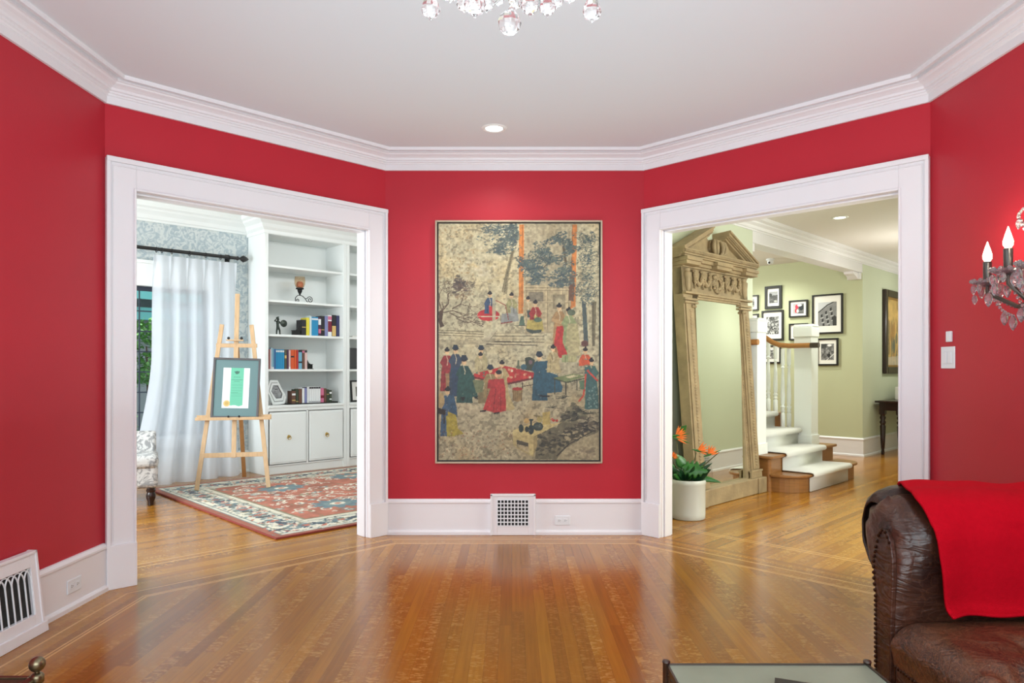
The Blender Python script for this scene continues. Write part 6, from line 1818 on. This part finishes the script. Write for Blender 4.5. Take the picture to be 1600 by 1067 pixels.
for k in range(8):
    a = 2 * PI * (k + .5) / 8
    R_ = 0.27
    pts = [(0.03 * math.cos(a), 0.03 * math.sin(a), -0.45), (0.12 * math.cos(a), 0.12 * math.sin(a), -0.50), (0.22 * math.cos(a), 0.22 * math.sin(a), -0.48), (R_ * math.cos(a), R_ * math.sin(a), -0.43)]
    arm = MB().tube(pts, 0.006, 7).build('arm', M['crystal'], ch, smooth=True)
    MB().lathe([(0.006, -0.43), (0.045, -0.42), (0.05, -0.412), (0.012, -0.415)], 14, c=(R_ * math.cos(a), R_ * math.sin(a))).build('drip_pan', M['crystal'], arm, smooth=True)
    MB().lathe([(0.011, -0.415), (0.011, -0.34)], 12, c=(R_ * math.cos(a), R_ * math.sin(a))).build('candle_tube', M['plastic'], arm, smooth=True)
    MB().lathe([(0.009, -0.34), (0.015, -0.32), (0.012, -0.30), (0.002, -0.275)], 12, c=(R_ * math.cos(a), R_ * math.sin(a))).build('bulb', M['lamp'], arm, smooth=True)
drops = [(673, 32, 2.2, .98, 'pear'), (703, 5, 2.36, .8, 'pear'), (742, 28, 2.02, 1.05, 'pear'), (760, 20, 2.1, .85, 'pear'), (828, 26, 2.12, .9, 'pear'), (855.5, 27, 2.0, .8, 'pear'), (869, 14, 2.3, .8, 'pear'), (890, 6, 2.34, .75, 'pear'), (925, 36, 2.2, .98, 'pear'), (778, 10, 2.4, .7, 'pear'), (805, 16, 2.3, .7, 'pear'), (725, 20, 2.3, .8, 'pear')]
for px, pyb, y, s, kd in drops:
    crystal(ch, 'crystal_drop', ray_drop(px, pyb, y, s, kd, 0.106), s, kd, M['crystal'], rot=rr.random())
crystal(ch, 'crystal_ball', ray_drop(796, 55, 2.2, 1.0, 'ball', 0.076), 1.0, 'ball', M['crystal'])
p_ = ray_drop(796, 55, 2.2, 1.0, 'ball', 0.076)
m = MB(); 
for k in range(3): m.sphere((0.0, 0, p_[2] + 0.004 + 0.03 * k), 0.012, 8, 6)
m.build('ball_chain', M['crystal'], ch, smooth=True)
pl = bpy.data.lights.new('chandelier_light', 'POINT'); pl.energy = 16; pl.color = (0.85, 1.0, 1.0); pl.shadow_soft_size = 0.22
po = bpy.data.objects.new('chandelier_light', pl); COL.objects.link(po); po.location = (0, CHY, 2.74)

# ------------------------------------------------------------------ wall sconce on the right wall
SY, SZ = 3.02, 1.635
sc = thing('crystal_wall_sconce', 'smoky crystal candle sconce with lit bulbs on the right wall', 'wall light', (2.467, SY, SZ))
MB().lathe([(0.07, 0), (0.072, 0.008), (0.05, 0.02), (0.03, 0.03)], 22, mtx=Matrix.Rotation(-PI / 2, 4, 'Y')).build('backplate', M['pewter'], sc, smooth=True)
MB().tube([(-0.02, 0, 0), (-0.10, 0, -0.03), (-0.14, 0, 0.02), (-0.14, 0, 0.12), (-0.13, 0, 0.33)], [0.012, 0.014, 0.016, 0.01, 0.006], 8).build('stem', M['pewter'], sc, smooth=True)
# crown ring with swags on top
cr = MB(); cr.tube([(-0.13 + 0.10 * math.cos(a), 0.16 * math.sin(a), 0.355 + 0.02 * math.cos(2 * a)) for a in [2 * PI * i / 20 for i in range(21)]], 0.007, 7)
crn = cr.build('crown_ring', M['smoky'], sc, smooth=True)
def swag(a, b, sag, n, r_, par, mtl='smoky'):
    m = MB(); a = Vector(a); b = Vector(b)
    for i in range(n + 1):
        f = i / n; p = a + (b - a) * f; p.z -= sag * math.sin(PI * f); m.sphere(p, r_, 6, 5)
    return m.build('bead_swag', M[mtl], par, smooth=True)
for k in range(8):
    a = 2 * PI * k / 8; p = (-0.13 + 0.10 * math.cos(a), 0.16 * math.sin(a), 0.35)
    swag(p, (-0.13 + 0.03 * math.cos(a), 0.04 * math.sin(a), 0.12), 0.0, 12, 0.009, crn)
    crystal(crn, 'crystal_drop', (p[0], p[1], p[2] - 0.01), 0.8, 'pendant', M['smoky'], rot=k)
arms = [(0.0, 0.37, 0.09), (-0.10, 0.09 + 0.0, 0.10), (0.0, -0.37, 0.09), (-0.10, -0.12, 0.10), (-0.02, 0.24, 0.14)]
# positions of the five candles: (x out of wall, y along wall, z)
cand = [(-0.165, 0.37, 0.085), (-0.27, 0.08, 0.10), (-0.165, -0.34, 0.085), (-0.30, -0.12, 0.10), (-0.12, 0.0, 0.18)]
for i, (x, y, z) in enumerate(cand):
    m = MB(); m.tube([(-0.13, 0, 0.0), (-0.13 + (x + 0.13) * .5, y * .5, -0.045), (x, y, z - 0.05), (x, y, z - 0.01)], [0.012, 0.011, 0.010, 0.009], 8)
    arm = m.build('arm', M['pewter'], sc, smooth=True)
    MB().lathe([(0.01, z - 0.02), (0.04, z - 0.012), (0.064, z + 0.0), (0.066, z + 0.012), (0.05, z + 0.014), (0.014, z + 0.006)], 12, c=(x, y)).build('drip_pan', M['smoky'], arm)
    MB().lathe([(0.018, z + 0.006), (0.019, z + 0.10), (0.017, z + 0.104)], 14, c=(x, y)).build('candle_sleeve', M['candle_sleeve'], arm, smooth=True)
    MB().lathe([(0.010, z + 0.103), (0.019, z + 0.118), (0.020, z + 0.135), (0.012, z + 0.165), (0.004, z + 0.19), (0.001, z + 0.20)], 12, c=(x, y)).build('flame_bulb', M['flame'], arm, smooth=True)
    for k in range(9):
        a = 2 * PI * k / 9 + i
        crystal(arm, 'crystal_drop', (x + 0.058 * math.cos(a), y + 0.058 * math.sin(a), z - 0.006 - (0.045 if k % 3 == 0 else 0)), rr.uniform(0.75, 1.2), 'pendant', M['smoky'], rot=a)
    for k in range(12):
        a = 2 * PI * k / 12
        crystal(arm, 'crystal_bead', (x + 0.064 * math.cos(a), y + 0.064 * math.sin(a), z + 0.022), 0.3, 'ball', M['smoky'], rot=a)
    swag((x, y, z - 0.02), (-0.13, 0, 0.02), 0.09, 18, 0.008, arm)
    swag((x, y, z - 0.02), (-0.2, y * .4, -0.09), 0.03, 10, 0.008, arm)
    crystal(arm, 'crystal_drop', (-0.2, y * .4, -0.09), 1.15, 'pendant', M['smoky'], rot=a)
    crystal(arm, 'crystal_drop', (x * .7 - .04, y * .72, -0.06), 1.15, 'pendant', M['smoky'], rot=a)
crystal(sc, 'crystal_ball', (-0.15, 0, -0.16), 0.9, 'ball', M['smoky'])
MB().lathe([(0.016, 0.02), (0.05, 0.0), (0.055, -0.02), (0.02, -0.05), (0.006, -0.10)], 14, c=(-0.14, 0)).build('centre_bowl', M['pewter'], sc, smooth=True)
for (x, y, z) in cand[:4]:
    pl = bpy.data.lights.new('sconce_bulb', 'POINT'); pl.energy = 1.5; pl.color = (1.0, 0.82, 0.66); pl.shadow_soft_size = 0.02
    po = bpy.data.objects.new('sconce_bulb', pl); COL.objects.link(po); po.location = (2.467 + x, SY + y, SZ + z + 0.22)

# ------------------------------------------------------------------ leather sofa
SX0, SX1 = 1.31, 2.30     # front and back of the sofa (it faces -x)
sf = thing('leather_sofa', 'worn brown leather rolled-arm sofa with red throw, at the lower right', 'sofa', (SX0, 2.40, 0))
DX = SX1 - SX0
# arm profile in (y, z), y measured from the inner face at 0 (room side towards camera is -y)
def arm_prof(n, k):  # k roll scale
    P = []
    # inner face going up
    P += [(0.0, 0.10), (-0.005, 0.40), (-0.03, 0.55), (-0.045, 0.66)]
    cy, cz = 0.115, 0.705
    ra, rb = 0.150 * k, 0.145
    for i in range(0, 17):
        a = PI * 1.03 - (PI * 1.42) * i / 16
        P.append((cy + ra * math.cos(a) * (1.0 if math.cos(a) < 0 else 1.12), cz + rb * math.sin(a)))
    P += [(0.155, 0.60), (0.125, 0.55), (0.11, 0.40), (0.11, 0.10)]
    return P
def arm_mesh(flip, name):
    m = MB()
    NX = 60
    base = arm_prof(0, 1.0); n = len(base)
    sgn = -1 if flip else 1
    def ring(f, x):
        P = arm_prof(0, 0.80 + 0.26 * min(1, max(0, x) / 0.12) ** 0.6)
        out = []
        for i, (y, z) in enumerate(P):
            d = 0.0
            if 3 <= i <= 20:
                # leather pleats near the front and around the roll
                w1 = math.exp(-((x - 0.03) / 0.05) ** 2)
                d = 0.006 * math.sin(i * 2.4 + x * 60) * w1 + 0.004 * math.sin(i * 1.3 + x * 17 + math.sin(x * 40)) - 0.008 * math.exp(-((x - 0.055) / 0.006) ** 2) - 0.006 * math.exp(-((x - 0.105 - 0.004 * i) / 0.006) ** 2)
                d -= 0.004 * abs(math.sin(x * 34 + i * .5)) ** 6
            cy, cz = 0.10, 0.66
            L = math.hypot(y - cy, z - cz) or 1
            out.append((x, sgn * (y + (y - cy) / L * d), z + (z - cz) / L * d))
        return out
    vs = []
    xs = [0.0, 0.002, 0.006, 0.012, 0.02, 0.03, 0.042, 0.055, 0.07] + [0.085 + (DX - 0.085) * (j / NX) ** 1.3 for j in range(NX + 1)]
    for j, x in enumerate(xs):
        R = ring(0, x)
        if x < 0.09:
            sc_ = 0.58 + 0.42 * math.sqrt(max(0.0, 1 - (1 - x / 0.09) ** 2))
            R2_ = []
            for q, (xx, y, z) in enumerate(R):
                yl = y * sgn
                if z > 0.42:
                    pl_ = 1 + 0.05 * math.sin(q * 2.6) * (1 - x / 0.09)
                    wz = min(1.0, (z - 0.42) / 0.12)
                    f_ = (sc_ * pl_ - 1) * wz + 1
                    yl = 0.05 + (yl - 0.05) * f_; z = 0.66 + (z - 0.66) * f_ if z > 0.66 else z
                R2_.append((xx, sgn * yl, z))
            R = R2_
        vs += R
    fs = []
    for j in range(len(xs) - 1):
        for i in range(n):
            k = (i + 1) % n; fs.append((j*n+i, j*n+k, (j+1)*n+k, (j+1)*n+i))
    m.add(vs, fs)
    m.add([vs[i] for i in range(n)], [list(range(n))]); m.add([vs[(len(xs)-1)*n+i] for i in range(n)], [list(range(n))[::-1]])
    return m
m = arm_mesh(False, 'arm'); arm = m.build('arm', M['leather'], sf, smooth=True, autosm=False, weld=True)
# front facing panel with nailheads along its outer edge
P = arm_prof(0, 0.62)
pan = [(y * 0.9 + 0.004, z) for y, z in P]
pan = [(0.004, 0.12), (0.0, 0.42), (-0.012, 0.58), (-0.010, 0.66), (0.004, 0.712), (0.03, 0.742), (0.058, 0.745), (0.082, 0.72), (0.10, 0.675), (0.116, 0.62), (0.112, 0.56), (0.10, 0.50), (0.1, 0.12)]
m = MB(); m.prism(pan, -0.014, 0.004, 'x'); pn = m.build('arm_front_panel', M['leather'], sf, bevel=0.004, smooth=True)
m = MB()
pts = []
outl = pan[4:]
for (ya, za), (yb, zb) in zip(outl[:-1], outl[1:]):
    L = math.hypot(yb - ya, zb - za); k = max(1, int(L / 0.0165))
    for i in range(k):
        f = i / k; pts.append((ya + (yb - ya) * f, za + (zb - za) * f))
pc = Vector((0.06, 0.62))
for y, z in pts:
    yy = y - 0.007 if y > .03 else y; zz_ = z - 0.004
    m.sphere((-0.016, yy, zz_), (0.005, 0.007, 0.007), 7, 5)
nl = m.build('nailheads', M['nail'], pn, smooth=True); nl['kind'] = 'stuff'
m = arm_mesh(True, 'arm'); near_arm = m.build('arm', M['leather'], sf, smooth=True, autosm=False, weld=True); near_arm.location = (0, -1.62, 0)
# darker outer wrap behind the roll
m = MB(); 
prf = [(0.11, 0.10), (0.115, 0.52), (0.17, 0.56), (0.24, 0.60), (0.30, 0.68), (0.305, 0.77), (0.28, 0.835), (0.23, 0.868), (0.17, 0.872), (0.14, 0.85)]
def wrap(i, j):
    f = i; q = j * (len(prf) - 1); a = int(min(q, len(prf) - 2)); g = q - a
    y = prf[a][0] * (1 - g) + prf[a + 1][0] * g; z = prf[a][1] * (1 - g) + prf[a + 1][1] * g
    x = 0.03 + (DX - 0.03) * f
    s_ = 0.84 + 0.16 * math.sqrt(1 - (1 - min(1, f * 7)) ** 2)
    return (x, 0.13 + (y - 0.13) * s_ + 0.003 * math.sin(i * 90), z if z < .5 else .5 + (z - .5) * s_)
m.grid(wrap, 60, 32); m.build('outer_arm_wrap', M['leather_dark'], sf, smooth=True, autosm=False, solid=0.006)
# back
m = MB(); bp = [(DX - 0.24, 0.10), (DX - 0.22, 0.5), (DX - 0.20, 0.68), (DX - 0.16, 0.80), (DX - 0.08, 0.845), (DX + 0.02, 0.81), (DX + 0.05, 0.72), (DX + 0.0, 0.62), (DX - 0.06, 0.55), (DX - 0.06, 0.10)]
m.prism(bp, -1.62, 0.0, 'y'); m.build('backrest', M['leather'], sf, bevel=0.02, smooth=True)
# seat with rounded front and buttoned top
SYL = 1.60
def seat(i, j):
    # i along y 0..1 (towards camera), j across the profile from back to front and down
    y = -0.004 - SYL * i
    Ls = DX - 0.24
    edge = min(1.0, (i * SYL) / 0.10)
    rise = math.sqrt(max(0.0, 1 - (1 - edge) ** 2))
    if j < 0.72:
        x = Ls - (Ls - 0.07) * (j / 0.72); z = 0.455
        z += 0.012 * math.sin(PI * min(1, j / .72))
        nx = 0
    else:
        a = (j - 0.72) / 0.28
        if a < 0.6:
            b_ = a / 0.6 * PI / 2; x = 0.07 - 0.085 * math.sin(b_); z = 0.365 + 0.09 * math.cos(b_)
        else:
            x = -0.015 + 0.012 * (a - 0.6) / 0.4; z = 0.365 - 0.075 * (a - 0.6) / 0.4
    dz = 0.0
    for bx, by in ((0.30, -0.30), (0.30, -0.66), (0.30, -1.02), (0.30, -1.38), (0.56, -0.12), (0.56, -0.48), (0.56, -0.84), (0.10, -0.12 - .36)):
        d2 = (x - bx) ** 2 + (y - by) ** 2; d = math.sqrt(d2)
        an = math.atan2(y - by, x - bx)
        dz -= 0.045 * math.exp(-d2 / 0.0035) + 0.014 * math.exp(-d2 / 0.02) * (0.5 + 0.5 * math.cos(an * 6))
    if z > 0.40: z += dz
    z = 0.33 + (z - 0.33) * (0.72 + 0.28 * rise) if z > 0.33 else z
    return (x, y, z)
m = MB(); m.grid(seat, 120, 90); m.build('seat', M['leather_seat'], sf, smooth=True, autosm=False)
m = MB(); m.box((0.0, -SYL, 0.10), (DX - 0.07, -0.002, 0.30)); m.build('seat_base', M['leather'], sf, bevel=0.01)
m = MB()
for k in range(96): m.sphere((-0.004, -0.015 - 0.0165 * k, 0.288), (0.005, 0.007, 0.007), 7, 5)
nb = m.build('rail_nailheads', M['nail'], sf, smooth=True); nb['kind'] = 'stuff'
for x in (0.06, DX - 0.10):
    for y in (0.05, -1.67):
        MB().lathe([(0.022, 0.001), (0.03, 0.02), (0.038, 0.07), (0.03, 0.10), (0.03, 0.11)], 14, c=(x, y)).build('leg', M['darkwood'], sf, smooth=True)

# red throw over the arm
th = thing('red_throw', 'red wool throw draped over the arm of the brown leather sofa', 'blanket', (SX0, 2.40, 0))
TP = [(0.215, 0.868), (0.20, 0.878), (0.175, 0.882), (0.115, 0.872), (0.05, 0.868), (-0.01, 0.845), (-0.05, 0.80), (-0.075, 0.74), (-0.075, 0.68), (-0.072, 0.62), (-0.062, 0.56), (-0.056, 0.52), (-0.062, 0.495), (-0.085, 0.482)]
TL = [0]
for a, b in zip(TP[:-1], TP[1:]): TL.append(TL[-1] + math.hypot(b[0] - a[0], b[1] - a[1]))
def tpt(s):
    d = s * TL[-1]
    for i in range(len(TP) - 1):
        if d <= TL[i + 1] + 1e-9:
            g = (d - TL[i]) / (TL[i + 1] - TL[i]); a = TP[max(i - 1, 0)]; b = TP[i]; c_ = TP[i + 1]; e = TP[min(i + 2, len(TP) - 1)]
            f = lambda k: 0.5 * ((2 * b[k]) + (-a[k] + c_[k]) * g + (2 * a[k] - 5 * b[k] + 4 * c_[k] - e[k]) * g * g + (-a[k] + 3 * b[k] - 3 * c_[k] + e[k]) * g ** 3)
            return f(0), f(1)
    return TP[-1]
def throw(i, j):
    y, z = tpt(j)
    xl = 0.075 + 0.095 * max(0, j - 0.35) ** 1.1 + 0.16 * max(0, 0.33 - j)
    x = xl + (DX - 0.22 - xl) * i
    wv = 0.006 * math.sin(i * 9 + j * 3) * (0.4 + j) + 0.004 * math.sin(i * 23 + 1)
    z += 0.006 * math.sin(i * 8) * (1 - j) + 0.003 * math.sin(i * 19)
    y -= wv * (1 if j > .5 else 0.2) + 0.02 * math.exp(-(i / 0.06) ** 2) * max(0, j - .6) * 2
    return (x, y - 0.004, z + 0.004)
m = MB(); m.grid(throw, 80, 60); m.build('blanket', M['throw'], th, smooth=True, autosm=False, solid=0.008)

# ------------------------------------------------------------------ coffee table
TX0, TX1, TY0, TY1, TZ = 0.447, 1.030, 1.15, 2.03, 0.45
t = thing('glass_coffee_table', 'low table with pale green glass top and dark metal frame', 'coffee table', ((TX0 + TX1) / 2, (TY0 + TY1) / 2, 0))
w, d = TX1 - TX0, TY1 - TY0
MB().box((-w/2 + 0.006, -d/2 + 0.006, TZ - 0.012), (w/2 - 0.006, d/2 - 0.006, TZ - 0.004)).build('glass_top', M['tableglass'], t)
m = MB()
for a0, a1, b0, b1 in ((-w/2, -w/2 + 0.006, -d/2, d/2), (w/2 - 0.006, w/2, -d/2, d/2), (-w/2 + 0.006, w/2 - 0.006, -d/2, -d/2 + 0.006), (-w/2 + 0.006, w/2 - 0.006, d/2 - 0.006, d/2)): m.box((a0, b0, TZ - 0.045), (a1, b1, TZ))
fr = m.build('top_frame', M['pewter'], t)
m = MB()
for k in range(24):
    y = -d/2 + 0.03 + (d - 0.06) * k / 23
    for x in (-w/2 - 0.001, w/2 + 0.001): m.sphere((x, y, TZ - 0.022), (0.003, 0.004, 0.004), 6, 4)
m.build('rivets', M['nail'], fr)
for x in (-w/2, w/2):
    for y in (-d/2, d/2):
        m = MB(); m.lathe([(0.010, 0.001), (0.010, TZ + 0.0), (0.012, TZ + 0.004), (0.010, TZ + 0.008), (0.004, TZ + 0.010)], 12, c=(x, y)); m.build('leg', M['pewter'], t, smooth=True)
t = thing('black_book', 'black book lying on the pale green glass coffee table', 'book', (0.740, 1.752, TZ - 0.0035), math.radians(-22))
MB().box((-0.08, -0.12, 0), (0.08, 0.12, 0.004)).box((-0.08, -0.12, 0.018), (0.08, 0.12, 0.022)).box((-0.08, -0.12, 0.004), (-0.076, 0.12, 0.018)).build('cover', M['black'], t)
MB().box((-0.075, -0.116, 0.0045), (0.076, 0.116, 0.0175)).build('pages', M['mat_board'], t)

# ------------------------------------------------------------------ low bronze table at the lower left
t = thing('bronze_side_table', 'low dark-topped table with bronze ball finials at the lower left', 'side table', (-2.0, 2.05, 0))
m = MB(); m.box((-0.34, -0.37, 0.245), (0.36, 0.325, 0.253)); m.build('table_top', M['darkglass'], t)
m = MB()
for a0, a1, b0, b1 in ((-0.38, -0.34, -0.37, 0.335), (0.36, 0.39, -0.37, 0.335), (-0.34, 0.36, -0.40, -0.37), (-0.34, 0.36, 0.325, 0.340)): m.box((a0, b0, 0.215), (a1, b1, 0.258))
m.build('rail', M['verdigris'], t, bevel=0.003)
for x in (-0.365, 0.386):
    for y in (-0.39, 0.33):
        lg = MB().lathe([(0.016, 0.001), (0.018, 0.02), (0.015, 0.04), (0.015, 0.235), (0.021, 0.24), (0.021, 0.262), (0.016, 0.268), (0.008, 0.272), (0.008, 0.278)], 16, c=(x, y)).build('leg', M['verdigris'], t, smooth=True)
        MB().sphere((x, y, 0.300), 0.0255, 18, 12).build('ball_finial', M['verdigris'], lg, smooth=True)
